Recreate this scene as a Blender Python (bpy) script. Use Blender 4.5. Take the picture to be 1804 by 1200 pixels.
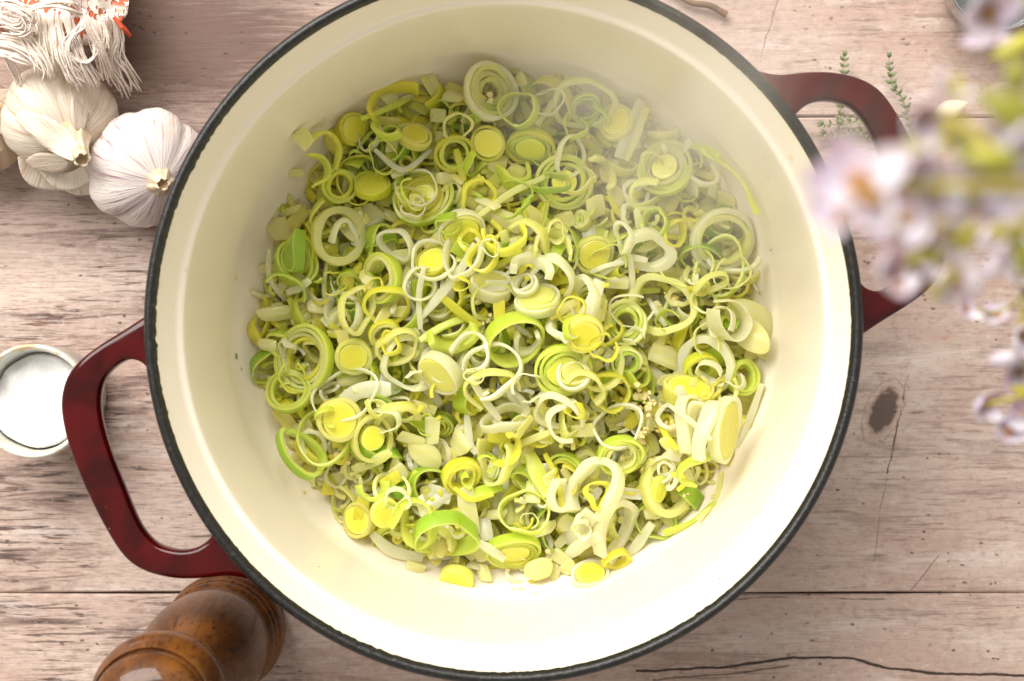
import bpy, math, random
import numpy as np
from mathutils import Vector, Matrix

for o in list(bpy.data.objects):
    bpy.data.objects.remove(o)
SC = bpy.context.scene
COL = SC.collection
random.seed(7)
rng = np.random.default_rng(11)
PI = math.pi

# ---------------------------------------------------------------- camera, world, lights
CAMZ = 0.675            # height of the lens above the table top
FPX = 2435.0            # focal length in photograph pixels (1804 wide)
cam = bpy.data.cameras.new("camera")
cam.sensor_width = 36.0
cam.lens = FPX / 1804 * 36.0
cam.clip_start = 0.02
cam.clip_end = 20
cam.dof.use_dof = True
cam.dof.focus_distance = 0.622
cam.dof.aperture_fstop = 9.0
camo = bpy.data.objects.new("camera", cam)
camo.location = (0, 0, CAMZ)
COL.objects.link(camo)
SC.camera = camo

w = bpy.data.worlds.new("World")
SC.world = w
w.use_nodes = True
bgn = w.node_tree.nodes["Background"]
bgn.inputs[0].default_value = (1.0, 0.94, 0.85, 1)
bgn.inputs[1].default_value = 0.56


def area(name, loc, target, size, power, color, sizey=None):
    l = bpy.data.lights.new(name, 'AREA')
    l.shape = 'RECTANGLE'
    l.size = size
    l.size_y = sizey or size
    l.energy = power
    l.color = color
    o = bpy.data.objects.new(name, l)
    o.location = loc
    d = Vector(target) - Vector(loc)
    o.rotation_euler = d.to_track_quat('-Z', 'Y').to_euler()
    COL.objects.link(o)
    return o


area("window_light", (-0.58, 1.05, 1.25), (0, 0, 0.05), 1.7, 56, (1.0, 0.955, 0.90), 1.0)

SC.view_settings.view_transform = 'Standard'
SC.view_settings.look = 'None'
SC.view_settings.exposure = 0.16
SC.view_settings.gamma = 1.0
SC.render.film_transparent = False
SC.cycles.max_bounces = 10
SC.cycles.diffuse_bounces = 5
SC.cycles.volume_bounces = 1
SC.cycles.volume_step_rate = 1.0
SC.cycles.sample_clamp_indirect = 6.0


def P(px, py, z=0.0):
    d = CAMZ - z
    return Vector(((px - 902) / FPX * d, (600 - py) / FPX * d, z))


def m_per_px(z):
    return (CAMZ - z) / FPX


# ---------------------------------------------------------------- helpers
def mesh_obj(name, V, F, mats, parent=None, smooth=True, attr=None, midx=None, link=True):
    me = bpy.data.meshes.new(name)
    me.from_pydata([tuple(v) for v in V], [], F)
    if smooth:
        me.polygons.foreach_set("use_smooth", [True] * len(me.polygons))
    if not isinstance(mats, (list, tuple)):
        mats = [mats]
    for m in mats:
        me.materials.append(m)
    if midx is not None:
        me.polygons.foreach_set("material_index", midx)
    if attr is not None:
        a = me.attributes.new("lk", 'FLOAT_COLOR', 'POINT')
        arr = np.ones((len(V), 4), dtype=np.float32)
        arr[:, :3] = attr
        a.data.foreach_set("color", arr.ravel())
    me.update()
    if attr is not None and smooth:
        me.set_sharp_from_angle(angle=0.55)
    o = bpy.data.objects.new(name, me)
    COL.objects.link(o)
    if parent is not None:
        o.parent = parent
    return o


def tag(o, label=None, cat=None, group=None, kind=None):
    if label:
        o["label"] = label
    if cat:
        o["category"] = cat
    if group:
        o["group"] = group
    if kind:
        o["kind"] = kind
    return o


def empty(name, loc=(0, 0, 0)):
    o = bpy.data.objects.new(name, None)
    o.empty_display_size = 0.01
    o.location = loc
    COL.objects.link(o)
    return o


def lathe(profile, seg=96, jitter=None):
    """profile: list of (r,z). Returns V,F (open ends; r=0 ends collapse)."""
    V, F = [], []
    n = len(profile)
    for i in range(seg):
        a = 2 * PI * i / seg
        for k, (r, z) in enumerate(profile):
            rr = r + (jitter(k, i) if jitter else 0)
            V.append((rr * math.cos(a), rr * math.sin(a), z))
    for i in range(seg):
        j = (i + 1) % seg
        for k in range(n - 1):
            F.append((i * n + k, j * n + k, j * n + k + 1, i * n + k + 1))
    return V, F


def catmull(pts, n):
    pts = [np.array(p, float) for p in pts]
    P_ = [2 * pts[0] - pts[1]] + pts + [2 * pts[-1] - pts[-2]]
    out = []
    for i in range(1, len(P_) - 2):
        for t in np.linspace(0, 1, 12, endpoint=False):
            p0, p1, p2, p3 = P_[i - 1:i + 3]
            out.append(0.5 * ((2 * p1) + (-p0 + p2) * t + (2 * p0 - 5 * p1 + 4 * p2 - p3) * t * t + (-p0 + 3 * p1 - 3 * p2 + p3) * t ** 3))
    out.append(pts[-1])
    out = np.array(out)
    s = np.concatenate([[0], np.cumsum(np.linalg.norm(np.diff(out, axis=0), axis=1))])
    q = np.linspace(0, s[-1], n)
    return np.stack([np.interp(q, s, out[:, k]) for k in range(out.shape[1])], 1)


def tube(path, rad, seg=8, closed_ends=True):
    """round tube along path (N,3); rad scalar or array"""
    path = np.array(path, float)
    N = len(path)
    rad = np.broadcast_to(np.array(rad, float), (N,))
    T = np.gradient(path, axis=0)
    T /= np.linalg.norm(T, axis=1)[:, None] + 1e-12
    V, F = [], []
    up = np.array([0, 0, 1.0])
    if abs(T[0] @ up) > 0.9:
        up = np.array([1.0, 0, 0])
    for i in range(N):
        a = np.cross(T[i], up)
        a /= np.linalg.norm(a) + 1e-12
        b = np.cross(a, T[i])
        up = b
        for k in range(seg):
            t = 2 * PI * k / seg
            V.append(path[i] + rad[i] * (math.cos(t) * a + math.sin(t) * b))
    for i in range(N - 1):
        for k in range(seg):
            k2 = (k + 1) % seg
            F.append((i * seg + k, i * seg + k2, (i + 1) * seg + k2, (i + 1) * seg + k))
    if closed_ends:
        F.append(tuple(range(seg - 1, -1, -1)))
        F.append(tuple((N - 1) * seg + k for k in range(seg)))
    return V, F


def join(parts):
    V, F, A = [], [], []
    for p in parts:
        n = len(V)
        V.extend([tuple(v) for v in p[0]])
        F.extend([tuple(i + n for i in f) for f in p[1]])
        if len(p) > 2:
            A.extend(list(p[2]))
    return (V, F, np.array(A)) if A else (V, F)


# ---------------------------------------------------------------- materials
class NT:
    def __init__(self, name):
        self.m = bpy.data.materials.new(name)
        self.m.use_nodes = True
        self.t = self.m.node_tree
        self.b = self.t.nodes["Principled BSDF"]

    def n(self, typ, **kw):
        x = self.t.nodes.new(typ)
        for k, v in kw.items():
            setattr(x, k, v)
        return x

    def l(self, a, b):
        self.t.links.new(a, b)

    def val(self, sock, v):
        if isinstance(v, bpy.types.NodeSocket):
            self.l(v, sock)
        elif isinstance(v, (tuple, list)) and len(v) == 3 and sock.type == 'RGBA':
            sock.default_value = (*v, 1)
        else:
            sock.default_value = v

    def math(self, op, a, b=0.0, c=0.0, clamp=False):
        x = self.n('ShaderNodeMath', operation=op, use_clamp=clamp)
        for i, v in enumerate((a, b, c)):
            self.val(x.inputs[i], v)
        return x.outputs[0]

    def mix(self, f, a, b, blend='MIX'):
        x = self.n('ShaderNodeMix', data_type='RGBA', blend_type=blend)
        self.val(x.inputs[0], f)
        self.val(x.inputs[6], a)
        self.val(x.inputs[7], b)
        return x.outputs[2]

    def ramp(self, f, lo, hi, a=0.0, b=1.0):
        x = self.n('ShaderNodeMapRange', interpolation_type='SMOOTHSTEP')
        self.val(x.inputs[0], f)
        x.inputs[1].default_value = lo
        x.inputs[2].default_value = hi
        x.inputs[3].default_value = a
        x.inputs[4].default_value = b
        return x.outputs[0]

    def noise(self, vec, scale, detail=4, rough=0.55, dist=0.0):
        x = self.n('ShaderNodeTexNoise')
        if vec is not None:
            self.l(vec, x.inputs['Vector'])
        x.inputs['Scale'].default_value = scale
        x.inputs['Detail'].default_value = detail
        x.inputs['Roughness'].default_value = rough
        x.inputs['Distortion'].default_value = dist
        return x.outputs[0]

    def vor(self, vec, scale, feature='F1', out='Distance'):
        x = self.n('ShaderNodeTexVoronoi', feature=feature)
        if vec is not None:
            self.l(vec, x.inputs['Vector'])
        x.inputs['Scale'].default_value = scale
        return x.outputs[out]

    def obj(self):
        return self.n('ShaderNodeTexCoord').outputs['Object']

    def scale(self, vec, s):
        x = self.n('ShaderNodeMapping')
        self.l(vec, x.inputs[0])
        x.inputs['Scale'].default_value = s
        return x.outputs[0]

    def sep(self, vec):
        x = self.n('ShaderNodeSeparateXYZ')
        self.l(vec, x.inputs[0])
        return x.outputs

    def bump(self, h, strength=0.3, dist=0.001):
        x = self.n('ShaderNodeBump')
        x.inputs['Strength'].default_value = strength
        x.inputs['Distance'].default_value = dist
        self.l(h, x.inputs['Height'])
        self.l(x.outputs[0], self.b.inputs['Normal'])

    def set(self, **kw):
        for k, v in kw.items():
            self.val(self.b.inputs[k.replace('_', ' ')], v)
        return self.m


def mat_table():
    M = NT("worn_painted_wood")
    c = M.obj()
    x, y, _ = M.sep(c)
    big = M.noise(M.scale(c, (4, 9, 1)), 1.0, 4)
    wob = M.noise(M.scale(c, (1, 1.6, 1)), 48.0, 5, 0.6)
    brk = M.ramp(M.noise(M.scale(c, (1, 1, 1)), 75.0, 3), 0.36, 0.52, 0.15, 1.0)
    base = M.mix(M.ramp(big, 0.35, 0.65), (0.45, 0.315, 0.262), (0.575, 0.455, 0.395))
    # pale washes
    pale = M.ramp(M.noise(M.scale(c, (14, 60, 1)), 1.0, 5, 0.6), 0.5, 0.72)
    base = M.mix(M.math('MULTIPLY', pale, 0.75), base, (0.64, 0.55, 0.495))
    grey = M.ramp(M.noise(M.scale(c, (9, 34, 1)), 1.0, 4, 0.6, 0.4), 0.52, 0.72)
    base = M.mix(M.math('MULTIPLY', grey, 0.42), base, (0.36, 0.30, 0.27))
    # scratchy grain along the boards, stronger on the worn left side
    left = M.ramp(x, -0.02, -0.20, 0.42, 1.0)
    patch = M.ramp(M.noise(M.scale(c, (11, 30, 1)), 1.0, 5, 0.6, 0.3), 0.45, 0.56, 0.06, 1.0)
    lp = M.math('MULTIPLY', left, patch)
    g1 = M.noise(M.scale(c, (38, 520, 1)), 1.0, 5, 0.62, 0.5)
    g3 = M.noise(M.scale(c, (14, 120, 1)), 1.0, 8, 0.72, 0.9)
    base = M.mix(M.math('MULTIPLY', M.math('MULTIPLY', M.ramp(g3, 0.47, 0.64), lp), 0.88), base, (0.15, 0.095, 0.08))
    base = M.mix(M.math('MULTIPLY', M.math('MULTIPLY', M.ramp(g1, 0.52, 0.62), lp), 0.92), base, (0.075, 0.048, 0.04))
    g2 = M.noise(M.scale(c, (90, 1100, 1)), 1.0, 4, 0.6)
    base = M.mix(M.math('MULTIPLY', M.math('MULTIPLY', M.ramp(g2, 0.50, 0.62), left), 0.55), base, (0.27, 0.18, 0.15))
    mott = M.noise(M.scale(c, (1, 1.5, 1)), 190, 6, 0.75)
    base = M.mix(M.math('MULTIPLY', M.ramp(mott, 0.50, 0.66), 0.42), base, (0.25, 0.155, 0.125))
    base = M.mix(M.math('MULTIPLY', M.ramp(mott, 0.46, 0.32), 0.30), base, (0.76, 0.68, 0.62))
    # reddish rubbed patches
    rd = M.ramp(M.noise(M.scale(c, (26, 70, 1)), 1.0, 6, 0.7, 0.5), 0.60, 0.74)
    base = M.mix(M.math('MULTIPLY', rd, 0.45), base, (0.46, 0.23, 0.15))

    # darker brown patches with grain-broken edges (behind the garlic)
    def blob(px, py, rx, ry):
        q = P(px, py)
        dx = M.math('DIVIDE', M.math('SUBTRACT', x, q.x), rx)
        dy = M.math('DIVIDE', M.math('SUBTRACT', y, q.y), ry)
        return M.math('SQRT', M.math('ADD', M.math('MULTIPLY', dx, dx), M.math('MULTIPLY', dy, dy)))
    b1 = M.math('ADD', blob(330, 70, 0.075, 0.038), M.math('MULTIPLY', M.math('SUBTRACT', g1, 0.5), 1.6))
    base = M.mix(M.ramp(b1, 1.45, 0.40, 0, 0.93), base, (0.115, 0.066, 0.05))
    b2 = M.math('ADD', blob(70, 380, 0.06, 0.03), M.math('MULTIPLY', M.math('SUBTRACT', g1, 0.5), 2.2))
    base = M.mix(M.ramp(b2, 1.3, 0.3, 0, 0.5), base, (0.24, 0.165, 0.14))
    # knot beside the right-hand rim
    ang = math.radians(66)
    q = P(1556, 724)
    dx = M.math('SUBTRACT', x, q.x)
    dy = M.math('SUBTRACT', y, q.y)
    u = M.math('ADD', M.math('MULTIPLY', dx, math.cos(ang)), M.math('MULTIPLY', dy, math.sin(ang)))
    v = M.math('SUBTRACT', M.math('MULTIPLY', dy, math.cos(ang)), M.math('MULTIPLY', dx, math.sin(ang)))
    u = M.math('DIVIDE', u, 0.0150)
    v = M.math('DIVIDE', v, 0.0078)
    kd = M.math('SQRT', M.math('ADD', M.math('MULTIPLY', u, u), M.math('MULTIPLY', v, v)))
    kn = M.math('ADD', kd, M.math('MULTIPLY', M.math('SUBTRACT', M.noise(c, 240, 6, 0.7), 0.5), 0.75))
    base = M.mix(M.ramp(kn, 1.05, 0.8, 0, 0.55), base, (0.36, 0.22, 0.17))
    base = M.mix(M.ramp(kn, 0.86, 0.62, 0, 0.88), base, (0.085, 0.06, 0.05))
    rim_ = M.math('SUBTRACT', 1.0, M.math('ABSOLUTE', M.math('MULTIPLY', M.math('SUBTRACT', kn, 1.12), 14.0)), clamp=True)
    base = M.mix(M.math('MULTIPLY', rim_, 0.6), base, (0.25, 0.15, 0.11))

    # cracks: y = polyline of (px,py)
    crack_h = None

    def crack(pts, wpx, wobamp, strength, vertical=False):
        nonlocal base, crack_h
        W = [P(a, b) for a, b in pts]
        for A, B in zip(W[:-1], W[1:]):
            s, t = (y, x) if not vertical else (x, y)
            a0, b0 = (A.x, A.y) if not vertical else (A.y, A.x)
            a1, b1_ = (B.x, B.y) if not vertical else (B.y, B.x)
            if a1 < a0:
                a0, b0, a1, b1_ = a1, b1_, a0, b0
            k = (b1_ - b0) / (a1 - a0)
            lin = M.math('ADD', M.math('MULTIPLY', M.math('SUBTRACT', t, a0), k), b0)
            d = M.math('ABSOLUTE', M.math('ADD', M.math('SUBTRACT', s, lin), M.math('MULTIPLY', M.math('SUBTRACT', wob, 0.5), wobamp)))
            wm = wpx * 2.77e-4
            mk = M.ramp(d, wm, wm * 0.35)
            mk = M.math('MULTIPLY', mk, M.math('MULTIPLY', M.math('GREATER_THAN', t, a0), M.math('LESS_THAN', t, a1)))
            mk = M.math('MULTIPLY', M.math('MULTIPLY', mk, strength), brk if strength < 0.9 else 1.0)
            base = M.mix(mk, base, (0.045, 0.03, 0.025))
            crack_h = mk if crack_h is None else M.math('MAXIMUM', crack_h, mk)
    crack([(1120, 1182), (1220, 1180), (1300, 1172), (1400, 1158), (1505, 1160), (1570, 1178), (1660, 1186), (1860, 1194)], 3.4, 0.004, 1.0)
    crack([(1150, 1198), (1300, 1186), (1390, 1172)], 2.6, 0.003, 0.7)
    crack([(1180, 1066), (1340, 1052), (1580, 1056)], 2.2, 0.002, 0.55)
    crack([(1600, 655), (1580, 760), (1563, 835)], 2.2, 0.004, 0.8, True)
    crack([(1562, 840), (1550, 910), (1540, 990)], 1.5, 0.004, 0.4, True)
    crack([(1376, -10), (1352, 60), (1338, 110)], 1.8, 0.006, 0.45, True)
    crack([(1655, 978), (1630, 1010), (1605, 1040)], 2.0, 0.005, 0.5, True)
    # nicks and specks
    vd = M.vor(M.scale(c, (1, 1.6, 1)), 120)
    vm = M.ramp(M.noise(c, 24, 3), 0.44, 0.58)
    sp = M.math('MULTIPLY', M.ramp(M.math('ADD', vd, M.math('MULTIPLY', M.math('SUBTRACT', M.noise(c, 600, 2), 0.5), 0.30)), 0.16, 0.07), vm)
    base = M.mix(M.math('MULTIPLY', sp, 0.8), base, (0.07, 0.05, 0.042))
    vd2 = M.vor(M.scale(c, (1, 5.5, 1)), 24)
    sp2 = M.math('MULTIPLY', M.ramp(vd2, 0.13, 0.05), M.ramp(M.noise(c, 15, 2), 0.45, 0.6))
    base = M.mix(M.math('MULTIPLY', sp2, 0.6), base, (0.12, 0.085, 0.07))
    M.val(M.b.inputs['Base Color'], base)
    hgt = M.math('SUBTRACT', M.math('MULTIPLY', g1, -0.5), M.math('MULTIPLY', M.math('MAXIMUM', crack_h, sp), 1.4))
    M.bump(hgt, 0.35, 0.0012)
    return M.set(Roughness=0.62, Specular_IOR_Level=0.3)


def mat_enamel():
    M = NT("cream_enamel")
    c = M.obj()
    n = M.noise(c, 22, 3)
    col = M.mix(n, (0.855, 0.775, 0.665), (0.865, 0.79, 0.69))
    M.val(M.b.inputs['Base Color'], col)
    vz = M.vor(c, 62)
    sp = M.math('MULTIPLY', M.ramp(M.math('ADD', vz, M.math('MULTIPLY', M.math('SUBTRACT', M.noise(c, 700, 3), 0.5), 0.18)), 0.13, 0.06), M.ramp(M.noise(c, 30, 2), 0.50, 0.60))
    col = M.mix(M.math('MULTIPLY', sp, 0.5), col, (0.72, 0.52, 0.24))
    film = M.noise(c, 26, 5, 0.65, 1.0)
    col = M.mix(M.ramp(film, 0.45, 0.85, 0, 0.10), col, (0.86, 0.72, 0.42))
    M.val(M.b.inputs['Base Color'], col)
    return M.set(Roughness=0.30, Specular_IOR_Level=0.42)


def mat_rim():
    M = NT("black_enamel_rim")
    c = M.obj()
    n = M.noise(c, 500, 4, 0.7)
    col = M.mix(M.ramp(n, 0.5, 0.75), (0.005, 0.005, 0.0045), (0.032, 0.029, 0.024))
    M.val(M.b.inputs['Base Color'], col)
    M.bump(n, 0.5, 0.0006)
    return M.set(Roughness=0.36)


def mat_red():
    M = NT("red_enamel")
    c = M.obj()
    n = M.noise(c, 34, 3, 0.5, 1.2)
    col = M.mix(M.ramp(n, 0.36, 0.64), (0.030, 0.0008, 0.001), (0.066, 0.0012, 0.0016))  # dark and bright reds mottled into the colour stand in for varied reflections
    sp = M.ramp(M.vor(c, 210), 0.14, 0.05)
    sp = M.math('MULTIPLY', sp, M.ramp(M.noise(c, 60, 2), 0.55, 0.65))
    col = M.mix(M.math('MULTIPLY', sp, 0.5), col, (0.55, 0.35, 0.32))
    M.val(M.b.inputs['Base Color'], col)
    return M.set(Roughness=M.ramp(M.noise(c, 90, 4, 0.7), 0.3, 0.7, 0.07, 0.16), Specular_IOR_Level=0.34)


def mat_leek(name, cut, skin, sss=0.46, stripe=0.34, wet=0.20, rings=0.0):
    M = NT(name)
    a = M.n('ShaderNodeAttribute', attribute_name="lk")
    s = M.n('ShaderNodeSeparateColor')
    M.l(a.outputs['Color'], s.inputs[0])
    skinf, around, rnd = s.outputs
    c = M.obj()
    oi = M.n('ShaderNodeObjectInfo').outputs['Random']
    st = M.math('SINE', M.math('MULTIPLY', around, 420.0))
    rg = M.ramp(st, -0.6, 0.9)
    st = M.math('MULTIPLY', M.ramp(st, -0.2, 0.9), skinf)
    mot = M.noise(c, 170, 4, 0.6)
    col = M.mix(M.ramp(skinf, 0.12, 0.95), cut, skin)
    light = tuple(min(0.92, v * 1.2 + 0.05) for v in skin)
    col = M.mix(M.math('MULTIPLY', st, stripe), col, light)
    col = M.mix(M.math('MULTIPLY', M.ramp(mot, 0.35, 0.7), 0.18), col, tuple(v * 0.80 for v in cut))
    if rings:
        col = M.mix(M.math('MULTIPLY', rg, rings), col, tuple(min(0.93, v + 0.10) for v in skin))
    hv = M.n('ShaderNodeHueSaturation')
    hv.inputs['Hue'].default_value = 0.5
    M.l(M.math('ADD', 0.493, M.math('MULTIPLY', oi, 0.014)), hv.inputs['Hue'])
    M.l(M.math('ADD', 0.90, M.math('MULTIPLY', rnd, 0.14)), hv.inputs['Value'])
    M.l(col, hv.inputs['Color'])
    M.l(hv.outputs[0], M.b.inputs['Base Color'])
    tr = M.n('ShaderNodeBsdfTranslucent')
    M.l(M.mix(0.66, hv.outputs[0], (0.99, 0.99, 0.70)), tr.inputs['Color'])
    M.b.subsurface_method = 'RANDOM_WALK'
    M.b.inputs['Subsurface Weight'].default_value = 0.6
    M.b.inputs['Subsurface Radius'].default_value = (1.0, 0.9, 0.2)
    M.b.inputs['Subsurface Scale'].default_value = 0.005
    ms = M.n('ShaderNodeMixShader')
    ms.inputs[0].default_value = min(0.58, sss * 1.25)
    M.l(M.b.outputs[0], ms.inputs[1])
    M.l(tr.outputs[0], ms.inputs[2])
    M.l(ms.outputs[0], M.t.nodes["Material Output"].inputs['Surface'])
    hh = M.math('ADD', M.math('MULTIPLY', st, 0.5), M.noise(c, 420, 3, 0.6))
    M.bump(hh, 0.28, 0.0005)
    return M.set(Roughness=M.ramp(M.noise(c, 240, 3), 0.35, 0.65, wet - 0.04, wet + 0.22), Coat_Weight=0.5, Coat_Roughness=0.07, Coat_IOR=1.4)


def mat_onion(name="translucent_onion", c1=(0.92, 0.905, 0.60), c2=(0.88, 0.865, 0.40), c3=(0.88, 0.85, 0.30)):
    M = NT(name)
    c = M.obj()
    x = M.noise(M.scale(c, (90, 420, 200)), 1.0, 3)
    oi = M.n('ShaderNodeObjectInfo').outputs['Random']
    col = M.mix(M.ramp(x, 0.35, 0.7), c1, c2)
    col = M.mix(M.math('MULTIPLY', oi, 0.5), col, c3)
    M.val(M.b.inputs['Base Color'], col)
    M.b.inputs['Subsurface Weight'].default_value = 0.5
    M.b.inputs['Subsurface Radius'].default_value = (1, 0.95, 0.6)
    M.b.inputs['Subsurface Scale'].default_value = 0.004
    M.bump(x, 0.25, 0.0006)
    tr = M.n('ShaderNodeBsdfTranslucent')
    M.l(M.mix(0.6, col, (0.99, 0.98, 0.66)), tr.inputs['Color'])
    ms = M.n('ShaderNodeMixShader')
    ms.inputs[0].default_value = 0.5
    M.l(M.b.outputs[0], ms.inputs[1])
    M.l(tr.outputs[0], ms.inputs[2])
    M.l(ms.outputs[0], M.t.nodes["Material Output"].inputs['Surface'])
    return M.set(Coat_Weight=0.4, Coat_Roughness=0.06, Roughness=0.2, Transmission_Weight=0.08, IOR=1.34)


def mat_simple(name, col, rough=0.5, col2=None, scale=60, bump=0.0, sss=0.0, sr=(1, .8, .6), ss=0.003, **kw):
    M = NT(name)
    c = M.obj()
    n = M.noise(c, scale, 4, 0.6)
    M.val(M.b.inputs['Base Color'], M.mix(M.ramp(n, 0.35, 0.68), col, col2 or tuple(v * 0.8 for v in col)))
    if bump:
        M.bump(n, bump, 0.001)
    if sss:
        M.b.inputs['Subsurface Weight'].default_value = sss
        M.b.inputs['Subsurface Radius'].default_value = sr
        M.b.inputs['Subsurface Scale'].default_value = ss
    return M.set(Roughness=rough, **kw)


def mat_garlic(name, skin, streak, dirt, amount):
    M = NT(name)
    c = M.obj()
    x, y, z = M.sep(c)
    th = M.math('ARCTAN2', y, x)
    cx = M.n('ShaderNodeCombineXYZ')
    M.l(M.math('MULTIPLY', M.math('COSINE', th), 1.0), cx.inputs[0])
    M.l(M.math('MULTIPLY', M.math('SINE', th), 1.0), cx.inputs[1])
    M.l(M.math('MULTIPLY', z, 5.0), cx.inputs[2])
    f = M.noise(cx.outputs[0], 11.0, 5, 0.65)
    f2 = M.noise(cx.outputs[0], 30.0, 3, 0.6)
    col = M.mix(M.ramp(f, 0.50, 0.70, 0, amount), skin, streak)
    col = M.mix(M.ramp(f2, 0.56, 0.75, 0, amount * 0.7), col, tuple(v * 0.75 for v in streak))
    d = M.noise(c, 55, 4, 0.6)
    col = M.mix(M.ramp(d, 0.55, 0.75, 0, 0.55), col, dirt)
    M.val(M.b.inputs['Base Color'], col)
    M.b.inputs['Subsurface Weight'].default_value = 0.15
    M.b.inputs['Subsurface Scale'].default_value = 0.002
    M.bump(M.math('ADD', M.math('MULTIPLY', f2, 1.0), f), 0.4, 0.0012)
    return M.set(Roughness=0.48)


def mat_millwood():
    M = NT("varnished_walnut")
    c = M.obj()
    g = M.noise(M.scale(c, (260, 260, 26)), 1.0, 5, 0.65, 0.3)
    b = M.noise(M.scale(c, (55, 55, 9)), 1.0, 5, 0.65, 0.25)
    col = M.mix(M.ramp(b, 0.30, 0.72), (0.050, 0.016, 0.005), (0.185, 0.064, 0.011))
    col = M.mix(M.ramp(g, 0.52, 0.70, 0, 0.75), col, (0.03, 0.012, 0.006))
    pores = M.ramp(M.noise(M.scale(c, (620, 620, 150)), 1.0, 2, 0.5), 0.58, 0.68)
    col = M.mix(M.math('MULTIPLY', pores, 0.7), col, (0.018, 0.008, 0.005))
    M.val(M.b.inputs['Base Color'], col)
    M.bump(M.math('SUBTRACT', 0.0, M.math('ADD', g, pores)), 0.12, 0.0006)
    return M.set(Roughness=0.42, Specular_IOR_Level=0.2, Coat_Weight=0.45, Coat_Roughness=0.04)


def mat_cloth():
    M = NT("red_and_white_weave")
    c = M.obj()
    d = M.vor(M.scale(c, (1, 0.7, 1)), 330, 'F1')
    n = M.noise(c, 300, 3)
    f = M.ramp(M.math('ADD', d, M.math('MULTIPLY', M.math('SUBTRACT', n, 0.5), 0.5)), 0.42, 0.57)
    band = M.ramp(M.noise(M.scale(c, (40, 90, 1)), 1.0, 2), 0.36, 0.52)
    col = M.mix(M.math('MULTIPLY', f, 1.0), (0.56, 0.13, 0.06), (0.80, 0.72, 0.64))
    col = M.mix(M.math('SUBTRACT', 1.0, band), col, (0.80, 0.73, 0.66))
    M.val(M.b.inputs['Base Color'], col)
    M.bump(f, 0.9, 0.0012)
    return M.set(Roughness=0.95, Specular_IOR_Level=0.1)


def mat_yarn():
    M = NT("white_cotton_yarn")
    c = M.obj()
    n = M.noise(c, 900, 3, 0.7)
    col = M.mix(n, (0.86, 0.77, 0.69), (0.76, 0.66, 0.57))
    M.val(M.b.inputs['Base Color'], col)
    M.bump(n, 0.6, 0.0006)
    return M.set(Roughness=0.95, Specular_IOR_Level=0.1)


def mat_salt():
    M = NT("salt_crystals")
    c = M.obj()
    n = M.vor(c, 1500)
    M.val(M.b.inputs['Base Color'], M.mix(n, (0.95, 0.945, 0.935), (0.88, 0.875, 0.87)))
    M.bump(M.math('ADD', n, M.noise(c, 500, 3)), 0.4, 0.0006)
    return M.set(Roughness=0.6)


def mat_glaze():
    M = NT("speckled_celadon_glaze")
    c = M.obj()
    z = M.sep(c)[2]
    n = M.noise(c, 130, 4, 0.65)
    col = M.mix(M.noise(c, 40, 3), (0.60, 0.62, 0.54), (0.70, 0.70, 0.62))
    col = M.mix(M.ramp(n, 0.50, 0.62, 0, 0.8), col, (0.55, 0.36, 0.14))
    low = M.mix(M.noise(c, 90, 4), (0.34, 0.34, 0.31), (0.46, 0.46, 0.42))
    col = M.mix(M.ramp(z, 0.034, 0.038), low, col)
    M.val(M.b.inputs['Base Color'], col)
    return M.set(Roughness=0.3, Coat_Weight=0.4)


def mat_glass():
    M = NT("brushed_grey_metal")
    c = M.obj()
    M.val(M.b.inputs['Base Color'], M.mix(M.noise(c, 20, 1), (0.45, 0.47, 0.46), (0.55, 0.57, 0.56)))
    return M.set(Roughness=0.22, Metallic=0.9)


def mat_petal():
    M = NT("lilac_petal")
    a = M.n('ShaderNodeAttribute', attribute_name="lk")
    s = M.n('ShaderNodeSeparateColor')
    M.l(a.outputs['Color'], s.inputs[0])
    c = M.obj()
    n = M.noise(c, 160, 3)
    col = M.mix(M.ramp(n, 0.35, 0.7), (0.56, 0.52, 0.56), (0.43, 0.38, 0.50))
    col = M.mix(M.ramp(s.outputs[0], 0.34, 0.05), col, (0.40, 0.20, 0.13))
    M.val(M.b.inputs['Base Color'], col)
    M.b.inputs['Subsurface Weight'].default_value = 0.4
    M.b.inputs['Subsurface Scale'].default_value = 0.003
    return M.set(Roughness=0.55)


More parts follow.
